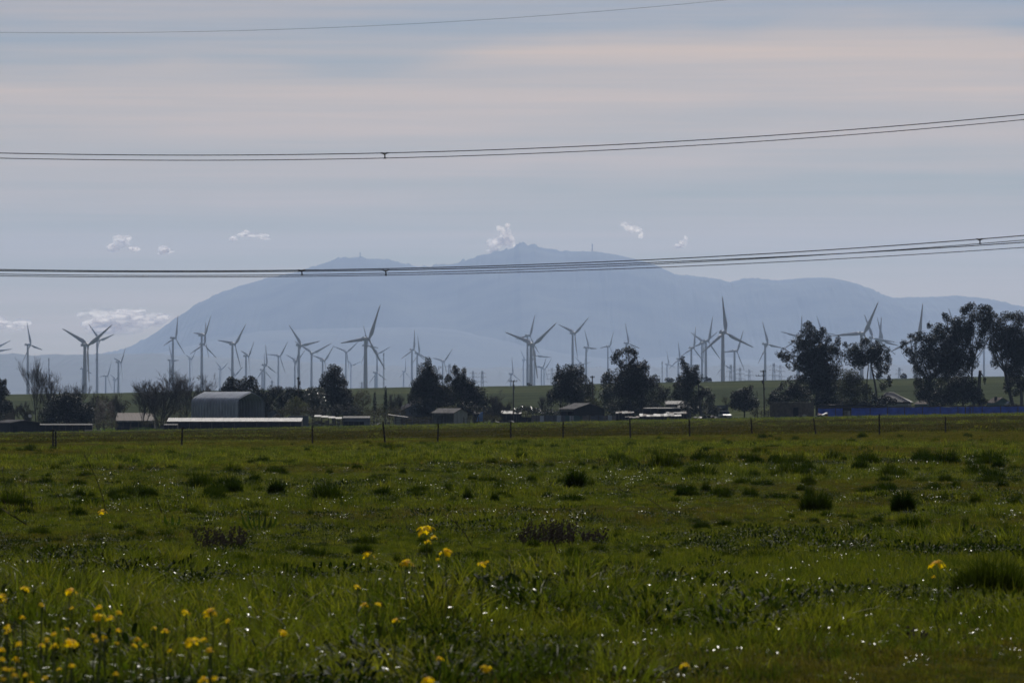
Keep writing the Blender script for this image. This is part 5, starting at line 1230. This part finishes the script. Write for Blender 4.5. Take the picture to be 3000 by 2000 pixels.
# ------------------------------------------------------------------ utility poles
def utility(px, ytop, d, label, arms=(), lean=0.0, gear=()):
    x0 = X(px, d); g0 = Hs(x0, d); h = Z(ytop, d) - g0
    r = thing('utility_pole', label, 'utility pole', (x0, d, g0 - .1), 0, 'utility poles'); r.rotation_euler = (0, lean, 0)
    mb = MB(); mb.tube([(0, 0, 0), (0, 0, h * .5), (0, 0, h)], [.17, .15, .12], 8); mb.build('post', M['wood'], r)
    for z, w, off in arms:
        mb = MB(); mb.box(-w / 2 + off, w / 2 + off, -.2, -.08, h - z - .12, h - z); a = mb.build('crossarm', M['wood'], r)
        for k in (-1, -.4, .4, 1):
            q = MB(); q.tube([(off + k * w * .47, -.14, h - z), (off + k * w * .47, -.14, h - z + .12), (off + k * w * .47, -.14, h - z + .28)], [.05, .09, .05], 6); q.build('insulator', M['glass'], a)
    for z, sx, rr, hh in gear:
        mb = MB(); mb.tube([(sx, -.1, h - z - hh), (sx, -.1, h - z)], rr, 10); mb.build('transformer', M['wall_grey'], r)
utility(874, 1103, 1300, "utility pole with a box rising out of the dark evergreen row", [(.4, .5, 0)], 0, [(.9, .25, .28, .9)])
utility(1504, 1113, 1285, "utility pole with a broad crossarm and slim transformer near the middle", [(.15, 1.9, -.1)], 0, [(.9, .05, .22, 1.0), (2.1, .1, .14, .5)])
utility(1738, 1099, 1300, "bare utility pole with a tiny arm between two leafy trees", [(.35, 1.0, 0)], -.02)
utility(2240, 1083, 1285, "leaning utility pole with two uneven crossarms right of the short bushy tree", [(.25, 1.2, -.1), (1.2, 2.1, -.7)], -.025, [(2.2, -.22, .22, .8), (4.0, .25, .12, .4)])

# ------------------------------------------------------------------ pasture fence
def field_fence():
    P = [(156, 1256, 156, 1320), (163, 1262, 162.5, 1321), (535, 1251, 532, 1315), (915, 1245, 916, 1303), (1122, 1235, 1129, 1305), (1284, 1240, 1281.6, 1299), (1496, 1235, 1496.5, 1290), (1650, 1235, 1650, 1292), (1845, 1226, 1847.5, 1291), (2019, 1228, 2021, 1284), (2200, 1224, 2204, 1279), (2383, 1224, 2391, 1279), (2576, 1213, 2577, 1283), (2770, 1222, 2770.5, 1273), (-230, 1262, -230, 1326), (3010, 1218, 3010, 1270), (3190, 1216, 3190, 1268)]
    P.sort()
    x0, d0 = X(1500, 350), 350.; g0 = Hs(x0, d0)
    r = thing('field_fence', "sagging wire fence with thin dark posts crossing the pasture", 'fence', (x0, d0, g0))
    tops = []
    for i, (xt, yt, xb, yb) in enumerate(P):
        lo, hi = 200., 520.
        for _ in range(30):
            d = (lo + hi) / 2
            if ground_y(xb, d) > yb - 3: lo = d
            else: hi = d
        b = Vector((X(xb, d), d, Hs(X(xb, d), d) - .15)); t = Vector((X(xt, d), d, Z(yt, d)))
        o = Vector((x0, d0, g0)); b -= o; t -= o; tops.append((b, t))
        g = random.Random(i); m = b.lerp(t, .5) + Vector((g.uniform(-.02, .02), 0, 0))
        mb = MB(); mb.tube([b, m, t], [.055, .05, .045], 6)
        for k in range(5):
            q = b.lerp(t, .3 + .15 * k); mb.box(q.x - .06, q.x + .06, q.y - .06, q.y - .03, q.z - .02, q.z + .02)
        mb.build('post', M['steel'], r)
    for f in (.42, .66, .9):
        mb = MB(); pts = []
        for (b, t), (b2, t2) in zip(tops[:-1], tops[1:]):
            for k in range(4):
                q = b.lerp(t, f).lerp(b2.lerp(t2, f), k / 4); pts.append(q - Vector((0, 0, .06 * math.sin(math.pi * k / 4))))
        pts.append(tops[-1][0].lerp(tops[-1][1], f)); mb.tube(pts, .0025, 4); mb.build('wire', M['steel'], r)
field_fence()

# ------------------------------------------------------------------ high-voltage line: bundles of three conductors with spacers
def bundle(label, d, xv, yv, k, spacers, upper=(0, 0), dy=14.5, twist=0.0, x0p=-1500, x1p=4800):
    s = S(d); xc = X(xv, d); zc = Z(yv, d)
    r = thing('power_line', label, 'power line', (xc, d, zc), 0, 'high voltage conductor bundles')
    def curve(px, off): return (X(px, d) - xc, off[0], -k * (px - xv) ** 2 * -1 * s + off[1])
    offs = [(-.22, .0), (.22, .028 + twist), (0, -dy * s)]
    pxs = np.linspace(x0p, x1p, 110)
    for o in offs:
        mb = MB(); mb.tube([curve(p, o) for p in pxs], .034, 5); mb.build('conductor', M['cable'], r)
    for p in spacers:
        c = [Vector(curve(p, o)) for o in offs]; mid = (c[0] + c[1] + c[2]) / 3 + Vector((0, 0, .05))
        mb = MB()
        for q, sx in zip(c, (-.24, .22, .02)):
            mb.tube([mid, mid.lerp(q, .6) + Vector((sx * .7, 0, 0)), q + Vector((sx, 0, 0))], [.06, .055, .06], 6)
            mb.tube([q + Vector((sx - .1, 0, 0)), q + Vector((sx + .1, 0, 0))], .06, 6)
        mb.build('spacer', M['cable'], r)
bundle("upper triple power line bundle crossing the sky with one spacer", 480., 560, 455, 2.0e-5, [1127, -1450, 3950])
bundle("lower triple power line bundle, the nearer of the two low ones, rising highest at right", 500., 500, 794, 1.66e-5, [884, 2871, -900], dy=13)
bundle("lower triple power line bundle, the flatter one running just below its neighbour", 515., 500, 797, 1.39e-5, [1130, -1300, 3900], dy=14.5)
def ground_wire():
    d = 490.; xv, yv, k = 200, 96, 2.6e-5; s = S(d); xc = X(xv, d); zc = Z(yv, d)
    mb = MB(); mb.tube([(X(p, d) - xc, 0, k * (p - xv) ** 2 * s) for p in np.linspace(-1500, 4800, 100)], .012, 5)
    o = mb.build('ground_wire', M['cable']); o.location = (xc, d, zc)
    tag(o, "single thin overhead wire near the top of the sky", 'power line')
ground_wire()
# ------------------------------------------------------------------ yellow mustard, dry stalks, docks, tussocks
M['petal'] = mat('mustard_petals', (.85, .53, .004), .7, .15, 20., trans=.45, spec=.1)
M['stem'] = mat('mustard_stem', (.06, .085, .025), .7, .25, 8., spec=.15)
M['dead'] = mat('dead_stalk', (.045, .035, .025), .85, .3, 6., spec=.1)
M['dock'] = mat('dock_leaf', (.03, .048, .010), .5, .35, 5., trans=.3, spec=.2)
M['seed'] = mat('brown_seed_head', (.040, .032, .018), .85, .35, 8., trans=.1, spec=.1)
def flower_head(n, rad, seed, half=.010):
    g = random.Random(seed); mb = MB()
    for i in range(n):
        a = g.uniform(0, 6.283); el = g.uniform(-.15, 1.35); rr = rad * g.uniform(.55, 1.15)
        c = Vector((math.cos(a) * math.cos(el) * rr, math.sin(a) * math.cos(el) * rr, math.sin(el) * rr * .8))
        nrm = (c.normalized() + Vector((0, 0, .5))).normalized(); u = nrm.orthogonal().normalized(); v = nrm.cross(u)
        t0 = g.uniform(0, 1.57); h = half * g.uniform(.8, 1.25)
        for q in range(4):
            t = t0 + q * math.pi / 2; e = u * math.cos(t) + v * math.sin(t); w = nrm.cross(e)
            mb.add([c, c + e * h * .7 + w * h * .45 + nrm * h * .15, c + e * h * 1.25 + nrm * h * .1, c + e * h * .7 - w * h * .45 + nrm * h * .15], [(0, 1, 2, 3)])
    return mb.mesh('flower_head', M['petal'])
HEADS = [flower_head(17, .034, 1), flower_head(21, .036, 2), flower_head(13, .033, 3), flower_head(30, .037, 4)]
def stem_mesh(seed):
    g = random.Random(seed); mb = MB(); p = Vector((0, 0, 0)); pts = [p]
    for i in range(5): pts.append(Vector((g.uniform(-.025, .025), g.uniform(-.02, .02), (i + 1) / 5)))
    pts[-1] = Vector((0, 0, 1)); mb.tube(pts, [.005, .0048, .0045, .004, .0035, .003], 5, False)
    return mb.mesh('stem', M['stem'])
STEMS = [stem_mesh(i) for i in range(3)]
def leaf_mesh(seed):
    g = random.Random(seed); mb = MB()
    for k in range(6):
        z = .12 + .12 * k; a = g.uniform(0, 6.28); l = .10 - .01 * k
        e = Vector((math.cos(a), math.sin(a), .35)).normalized(); s = e.cross(Vector((0, 0, 1))).normalized()
        b = Vector((0, 0, z)); mb.add([b, b + e * l * .45 + s * l * .2, b + e * l - Vector((0, 0, l * .2)), b + e * l * .45 - s * l * .2], [(0, 1, 2), (0, 2, 3)])
    return mb.mesh('leaves', M['weed'])
LEAVES = [leaf_mesh(i) for i in range(3)]
mcount = [0]
def mustard(label, hx, hy, zh, sc=1.0, extra=(), group=None):
    """head at photo pixel (hx, hy), zh metres above the ground"""
    i = mcount[0]; mcount[0] += 1
    lo, hi = 14., 160.
    for _ in range(40):
        d = (lo + hi) / 2
        if HY + (CAMZ - Hs(X(hx, d), d) - zh) / S(d) > hy: lo = d
        else: hi = d
    sc *= (27 if group else 34) * S(d) / .075
    x0 = X(hx, d); r = thing('mustard_plant', label, 'flower', (x0, d, Hs(x0, d) - .02), 0, group)
    o = link('stem', STEMS[i % 3], r); o.scale = (1, 1, zh); o.rotation_euler = (0, 0, i * 1.3)
    o = link('leaves', LEAVES[i % 3], r); o.scale = (1, 1, zh); o.rotation_euler = (0, 0, i * 2.1)
    o = link('flower_head', HEADS[i % 4], r); o.location = (0, 0, zh); o.scale = (sc,) * 3; o.rotation_euler = (0, 0, i)
    for (ex, ey, es) in extra:
        ox, oz = (ex - hx) * S(d), zh - (ey - hy) * S(d)
        o = link('flower_head', HEADS[(i + 2) % 3], r); o.location = (ox, .01, oz); o.scale = (es * 26 * S(d) / .075,) * 3
        mb = MB(); mb.tube([(0, 0, zh * .6), (ox * .7, 0, (oz + zh * .6) * .5), (ox, .01, oz)], .003, 4, False); mb.build('side_stem', M['stem'], r)
A = lambda cx, cy: (cx / 1.96, 1200 + cy / 1.96)
B = lambda cx, cy: (1000 + cx / 1.96, 1200 + cy / 1.96)
big = [("largest mustard flower, standing alone and tallest in the middle of the field", (1247, 1554), .75, 1.75, [(1270, 1568, .8), (1252, 1582, .9)]),
 ("mustard flower just below and right of the largest one", (1309, 1615), .62, 1.25, [(1283, 1632, .6)]),
 ("mustard flower left of the largest one, highest of the two there", (1079, 1623), .6, 1.1, []),
 ("mustard flower below left of the largest one, the lower of the two there", (1192, 1646), .6, 1.1, []),
 ("loose pale mustard flower far right of the group around the largest one", (1412, 1648), .55, .9, [(1428, 1639, .6)]),
 ("single mustard flower at the right side of the field, beside the dark grass mound", (2744, 1650), .6, 1.35, [(2735, 1682, .5)]),
 ("single small mustard flower near the bottom, right of the middle", (2004, 1942), .5, 1.0, []),
 ("mustard flower at the bottom middle, left of the two above the lower edge", (1255, 1985), .5, 1.1, []),
 ("mustard flower at the bottom middle, right of the two above the lower edge", (1423, 1950), .5, 1.15, []),
 ("small mustard flower half way between the bottom middle pair and the field's centre", (1288, 1920), .45, .7, []),
 ("tiny mustard flower alone far up the field at left, beside the bent dry stalk", (301, 1499), .5, .9, []),
 ("lone mustard flower right of the dense patch at the lower left", (827, 1847), .55, .95, []),
 ("broad flat mustard flower, largest of the dense patch at the lower left", (564, 1874), .6, 1.6, [(596, 1864, .9)]),
 ("mustard flower pair nearest the lower edge, below the broad flat one", (596, 1982), .5, 1.05, [(630, 1977, 1.0)]),
 ("mustard flower on a straight bare stem at the upper right of the dense patch", (544, 1787), .6, .85, []),
 ("wide mustard flower at the right top of the dense patch at lower left", (618, 1787), .62, 1.2, [(605, 1797, .8)]),
 ("mustard flower highest up at the top left of the dense patch", (74, 1720), .6, 1.0, []),
 ("mustard flower highest up in the middle of the dense patch", (206, 1728), .6, 1.15, [(211, 1773, .6)]),
 ("mustard flower at the left photo edge, a tall narrow cluster", (4, 1742), .6, 1.1, [(8, 1752, .8)]),
 ("big rounded mustard flower low in the left half of the dense patch", (206, 1878), .6, 1.3, []),
 ("three headed mustard cluster in the middle of the dense patch", (290, 1801), .6, 1.2, [(323, 1803, 1.1), (290, 1771, 1.0)])]
for lab, (x, y), zh, sc, ex in big: mustard(lab, x, y, zh, sc, ex)
small = [(240, 1103), (130, 1175), (680, 1150), (50, 1245), (110, 1320), (240, 1335), (270, 1298), (315, 1270), (315, 1335), (540, 1280), (600, 1285), (555, 1310), (680, 1250), (670, 1320), (790, 1302), (770, 1335), (835, 1335), (885, 1235), (950, 1255), (1310, 1190), (980, 1365), (1205, 1362), (95, 1413), (30, 1465), (85, 1500), (20, 1520), (70, 1465), (150, 1500), (180, 1547), (260, 1515), (340, 1470), (415, 1447), (665, 1490), (385, 1240), (10, 1360), (45, 1225), (12, 1410)]
rows = [('top', 0, 1195), ('second', 1195, 1277), ('third', 1277, 1306), ('fourth', 1306, 1352), ('fifth', 1352, 1440), ('sixth', 1440, 1490), ('lowest', 1490, 1600)]
nth = ['leftmost', 'second from left', 'third from left', 'fourth from left', 'fifth from left', 'sixth from left', 'seventh from left', 'eighth from left', 'ninth from left']
for nm, a0, a1 in rows:
    for k, (cx, cy) in enumerate(sorted(p for p in small if a0 <= p[1] < a1)):
        x, y = A(cx, cy)
        mustard("small mustard flower of the dense lower left patch, %s in its %s row" % (nth[k], nm), x, y, rnd.uniform(.42, .6), rnd.uniform(.6, .9), [(x + rnd.uniform(-9, 9), y + rnd.uniform(2, 9), .55)] if rnd.random() < .5 else [], 'mustard flowers of the dense patch')
for cx, cy, lab in [(90, 1005, "faint mustard flower below left of the pair beside the largest one"), (135, 1108, "left one of two faint small mustard flowers mid field"), (212, 1103, "right one of two faint small mustard flowers mid field"), (310, 1195, "faint small mustard flower just below the two faint ones mid field")]:
    x, y = B(cx, cy); mustard(lab, x, y, .45, .7)

def depth_at(px, py):
    lo, hi = 20., 420.
    for _ in range(40):
        d = (lo + hi) / 2
        if ground_y(px, d) > py: lo = d
        else: hi = d
    return d
def stalk(label, pts, rad=.006, side=6, group='dry stalks standing in the grass', seed=0):
    """thin dead stem through photo pixels, standing in the plane of its foot"""
    d = depth_at(*pts[0]); x0 = X(pts[0][0], d); g0 = Hs(x0, d); g = random.Random(seed)
    r = thing('dry_stalk', label, 'dry stalk', (x0, d, g0 - .05), 0, group)
    P = [Vector((X(p[0], d) - x0, .06 * i * g.uniform(-1, 1), Z(p[1], d) - g0 + .05)) for i, p in enumerate(pts)]
    mb = MB(); mb.tube(P, [rad * (1 - .5 * i / len(P)) for i in range(len(P))], 5); mb.build('stem', M['dead'], r)
    tw = MB()
    for k in range(side):
        i = g.randint(1, len(P) - 1); b = P[i - 1].lerp(P[i], g.random()); e = Vector((g.uniform(-.16, .16), g.uniform(-.1, .1), g.uniform(.03, .22)))
        tw.tube([b, b + e * .6, b + e + Vector((0, 0, .02))], [rad * .5, rad * .4, rad * .3], 4, False)
    if side: tw.build('side_twigs', M['dead'], r)
stalk("long bent dry stalk leaning left above the tiny lone mustard flower", [(312, 1502), (300, 1455), (285, 1410), (262, 1355), (246, 1330)], .008, 3, seed=1)
stalk("short dark leaning stalk in front of the left grass mounds", [(478, 1510), (468, 1485), (459, 1456)], .008, 1, seed=2)
stalk("thin upright stalk right of the short dark leaning one", [(541, 1520), (548, 1470), (551, 1420)], .005, 2, seed=3)
stalk("curved dry stalk right of the largest mustard flower", [(1383, 1600), (1365, 1565), (1335, 1530), (1300, 1505)], .007, 4, seed=4)
stalk("wiry stalk at the far left of the field, fanned to the left", [(30, 1510), (22, 1450), (10, 1400), (4, 1370)], .006, 5, seed=5)
stalk("wiry stalk second from the left edge of the field", [(72, 1500), (70, 1430), (70, 1360)], .005, 4, seed=6)
stalk("wiry stalk third from the left edge, leaning right at its foot", [(100, 1520), (90, 1440), (78, 1400)], .005, 4, seed=7)
stalk("dark dead branch lying slanted in the grass at the left edge", [(92, 1545), (60, 1525), (30, 1505), (2, 1488)], .012, 6, seed=8)
stalk("dry stalk leaning right in front of the left grass mounds", [(192, 1488), (170, 1450), (140, 1425)], .007, 3, seed=9)
stalk("long arching thorny stalk right of the tallest grass mound", [(1955, 1500), (1915, 1470), (1870, 1445), (1800, 1432), (1770, 1430)], .006, 9, seed=10)
stalk("thin dark stalk in the brown weed patch right of the middle", [(1632, 1618), (1620, 1575), (1612, 1545)], .007, 2, seed=11)
stalk("slanting thin stalk at the right, above the white glinting weeds", [(2310, 1500), (2280, 1470), (2250, 1440)], .005, 2, seed=12)
def weed_heads(label, px, py, w, h, n, seed, m='seed'):
    d = depth_at(px, py); s = S(d); x0 = X(px, d); g0 = Hs(x0, d); g = random.Random(seed)
    r = thing('seed_weed', label, 'weeds', (x0, d, g0 - .03), 0, 'brown seeding weeds')
    st = MB(); hd = MB()
    for i in range(n):
        x = g.uniform(-.5, .5) * w * s; y = g.uniform(-.6, .6); z = h * s * g.uniform(.45, 1.05)
        lean = Vector((g.uniform(-.1, .1), 0, 0)); st.tube([(x, y, 0), Vector((x, y, z * .6)) + lean * .4, Vector((x, y, z)) + lean], .004, 4, False)
        for q in range(9):
            c = Vector((x, y, z * (.45 + .55 * q / 8))) + lean * (q / 8) + Vector((g.uniform(-.035, .035), g.uniform(-.03, .03), 0)); e = .016
            hd.add([c + Vector((-e, 0, 0)), c + Vector((0, -e, -e)), c + Vector((e, 0, .01)), c + Vector((0, e, e))], [(0, 1, 2), (0, 2, 3), (0, 3, 1), (1, 3, 2)])
    tag(st.build('stems', M['dead'], r), kind='stuff'); tag(hd.build('seed_heads', M[m], r), kind='stuff')
weed_heads("brown seeding weed patch below the broad leaved dock at left of centre", 650, 1615, 130, 75, 34, 1)
weed_heads("dark brown seeding weed patch right of the middle of the field", 1600, 1598, 165, 80, 46, 2)
weed_heads("small dark seeding weed clump at the right of the brown patch", 1735, 1590, 70, 50, 16, 3)
weed_heads("reddish brown weed stems near the bottom right", 2695, 1880, 26, 50, 5, 4)
def dock(label, px, py, w, h, n, seed):
    d = depth_at(px, py); s = S(d); x0 = X(px, d); g0 = Hs(x0, d); g = random.Random(seed)
    r = thing('dock_plant', label, 'plant', (x0, d, g0 - .02), 0, 'broad leaved docks')
    for i in range(n):
        t = (i + .5) / n * 2 - 1; l = h * s * g.uniform(.7, 1.05); hw = w * s / n * g.uniform(.35, .6)
        top = Vector((t * w * s * .6, g.uniform(-.1, .1), l)); mb = MB(); vs = []
        sw = Vector((1, g.uniform(-.5, .5), 0)).normalized()
        for k in range(6):
            f = k / 5; c = Vector((t * w * s * .25, 0, 0)).lerp(top, f) + Vector((t * .06 * math.sin(f * 3), .05 * math.sin(f * 4 + i), 0)); ww = hw * [.3, .9, 1.25, 1.05, .55, .04][k]
            vs += [c - sw * ww * .5 + Vector((0, .012, 0)), c, c + sw * ww * .5 + Vector((0, .012, 0))]
        mb.add(vs, [(k * 3 + j, k * 3 + j + 1, k * 3 + j + 4, k * 3 + j + 3) for k in range(5) for j in range(2)]); mb.build('leaf', M['dock'], r, True)
dock("broad leaved dock with tall upright leaves, left of the middle of the field", 760, 1560, 95, 80, 7, 1)
dock("smaller dock with two narrow leaves left of the tall one", 505, 1545, 45, 45, 3, 2)
# hummocks that stand out: things of their own
def tussock(label, px, py, w, h, seed, n=420):
    d = depth_at(px, py); s = S(d); x0 = X(px, d)
    me = blades_mesh('grass_tussock', n, w * s * .38, h * s * .75, h * s * 1.5, .014 + d * 6e-5, .3, M['tussock'], seed, levels=4, dome=.65)
    o = link('grass_tussock', me); o.location = (x0, d, Hs(x0, d) - .03)
    tag(o, label, 'grass tussock', 'dark grass mounds')
for i, t in enumerate([("tall dark grass mound with a peaked top, right of the middle of the field", 1685, 1436, 78, 66), ("dark rounded grass mound, left of two matching ones in the left field", 434, 1458, 78, 34),
  ("dark bushy grass mound above the short leaning stalk, right of the flat mound", 681, 1447, 78, 42), ("pointed dark grass mound at the left, right of the bushy one", 810, 1450, 62, 44),
  ("flat dark grass mound at the far left, in front of the thin stalks", 230, 1432, 74, 30), ("dark mound with arching blades left of the largest flower", 1122, 1465, 72, 42),
  ("wide low dark mound right of the mound left of the largest flower", 1230, 1452, 84, 32), ("ragged dark clump with glinting tips at right of centre", 2390, 1500, 120, 70),
  ("round dark clump with white glints in the right part of the field", 2645, 1502, 86, 68), ("dark flat clump just below the round glinting one", 2665, 1550, 120, 40),
  ("wide dark mound near the right edge, upper field", 2862, 1400, 112, 46), ("dark mound at the right edge of the wide one", 2925, 1372, 50, 26), ("very large dark grass mound at the lower right edge", 2905, 1745, 320, 112),
  ("long tuft of arching grass at left above the dry seeding weeds", 352, 1482, 96, 40), ("dark mound in front of the pasture fence, second field rise", 2270, 1358, 50, 28)]):
    tussock(*t, seed=900 + i, n=900 if t[3] < 200 else 1500)

# ------------------------------------------------------------------ small clouds beyond the haze
def cloud_mat():
    m = bpy.data.materials.new('cloud_vapour'); m.use_nodes = True; nt = m.node_tree; nt.nodes.clear(); n = nt.nodes
    o = n.new('ShaderNodeOutputMaterial'); df = n.new('ShaderNodeBsdfDiffuse'); tr = n.new('ShaderNodeBsdfTranslucent'); tp = n.new('ShaderNodeBsdfTransparent')
    df.inputs[0].default_value = (.85, .78, .7, 1); tr.inputs[0].default_value = (1, .93, .8, 1)
    a = n.new('ShaderNodeMixShader'); a.inputs[0].default_value = .9; nt.links.new(df.outputs[0], a.inputs[1]); nt.links.new(tr.outputs[0], a.inputs[2])
    lw = n.new('ShaderNodeLayerWeight'); lw.inputs[0].default_value = .5
    mr = n.new('ShaderNodeMapRange'); mr.interpolation_type = 'SMOOTHSTEP'; nt.links.new(lw.outputs['Facing'], mr.inputs[0])
    mr.inputs['From Min'].default_value = .95; mr.inputs['From Max'].default_value = .25; mr.inputs['To Max'].default_value = .64
    tc = n.new('ShaderNodeTexCoord'); z = n.new('ShaderNodeTexNoise'); z.inputs['Scale'].default_value = .005; z.inputs['Detail'].default_value = 4; nt.links.new(tc.outputs['Object'], z.inputs['Vector'])
    m2 = n.new('ShaderNodeMapRange'); m2.interpolation_type = 'SMOOTHSTEP'; nt.links.new(z.outputs['Fac'], m2.inputs[0]); m2.inputs['From Min'].default_value = .3; m2.inputs['From Max'].default_value = .66
    mu = n.new('ShaderNodeMath'); mu.operation = 'MULTIPLY'; nt.links.new(mr.outputs[0], mu.inputs[0]); nt.links.new(m2.outputs[0], mu.inputs[1])
    b = n.new('ShaderNodeMixShader'); nt.links.new(mu.outputs[0], b.inputs[0]); nt.links.new(tp.outputs[0], b.inputs[1]); nt.links.new(a.outputs[0], b.inputs[2])
    nt.links.new(b.outputs[0], o.inputs['Surface']); return m
M['cloud'] = cloud_mat()
def cloud(label, blobs, seed):
    d = 47000.; g = random.Random(seed); s = S(d)
    cx = sum(b[0] for b in blobs) / len(blobs); cy = sum(b[1] for b in blobs) / len(blobs)
    x0, z0 = X(cx, d), Z(cy, d); bm = bmesh.new()
    for (px, py, rx, ry) in blobs:
        for q in range(4):
            ox, oy = g.uniform(-.55, .55), g.uniform(-.5, .5); f = g.uniform(.4, .75)
            n0 = len(bm.verts)
            res = bmesh.ops.create_icosphere(bm, subdivisions=3, radius=1.0)
            c = Vector((X(px + ox * rx, d) - x0, g.uniform(-.6, .6) * rx * s, Z(py + oy * ry, d) - z0))
            vs = res['verts']; arr = np.array([v.co[:] for v in vs])
            nn = fbm(arr[:, 0] * 2.3 + arr[:, 1] * 1.1 + px, arr[:, 2] * 2.3 + arr[:, 1] * 1.7 + q * 7, seed, 4)
            for v, k in zip(vs, nn):
                e = v.co * (.55 + .95 * k)
                v.co = Vector((e.x * rx * f * s, e.y * rx * f * s, e.z * ry * f * s)) + c
    me = bpy.data.meshes.new('cloud'); bm.to_mesh(me); bm.free(); me.polygons.foreach_set('use_smooth', [True] * len(me.polygons)); me.materials.append(M['cloud'])
    o = link('cloud', me); o.location = (x0, d, z0); tag(o, label, 'cloud', 'small low clouds')
cloud("small round white cloud high left of the mountain", [(362, 708, 32, 20), (340, 722, 24, 14), (390, 728, 20, 12), (358, 695, 18, 10)], 1)
cloud("smaller faint cloud just right of the small round one", [(478, 728, 22, 14), (492, 736, 20, 9), (470, 738, 16, 8)], 2)
cloud("flat white cloud above the mountain's left flank", [(730, 690, 34, 12), (770, 694, 26, 10), (715, 680, 14, 10), (678, 698, 16, 8)], 3)
cloud("ragged upright cloud rising behind the main summit", [(1470, 715, 38, 22), (1480, 690, 22, 20), (1465, 672, 14, 14), (1488, 662, 10, 10), (1440, 735, 24, 12), (1500, 705, 20, 18)], 4)
cloud("small ragged cloud to the right of the summit", [(1838, 664, 22, 14), (1860, 676, 22, 14), (1828, 655, 12, 8), (1878, 690, 8, 12)], 5)
cloud("tiny wispy cloud farthest right of the summit", [(2003, 708, 14, 16), (1994, 720, 16, 8), (2010, 696, 7, 10)], 6)
cloud("pale cloud bank cut off by the left photo edge", [(0, 945, 60, 24), (45, 952, 40, 16), (-30, 940, 50, 26)], 7)
cloud("broad pale cloud bank left of the mountain's foot, behind the crossing turbines", [(330, 928, 80, 26), (400, 922, 80, 26), (452, 928, 52, 24), (285, 942, 44, 24), (360, 955, 110, 30), (430, 950, 80, 26), (300, 962, 60, 20)], 8)
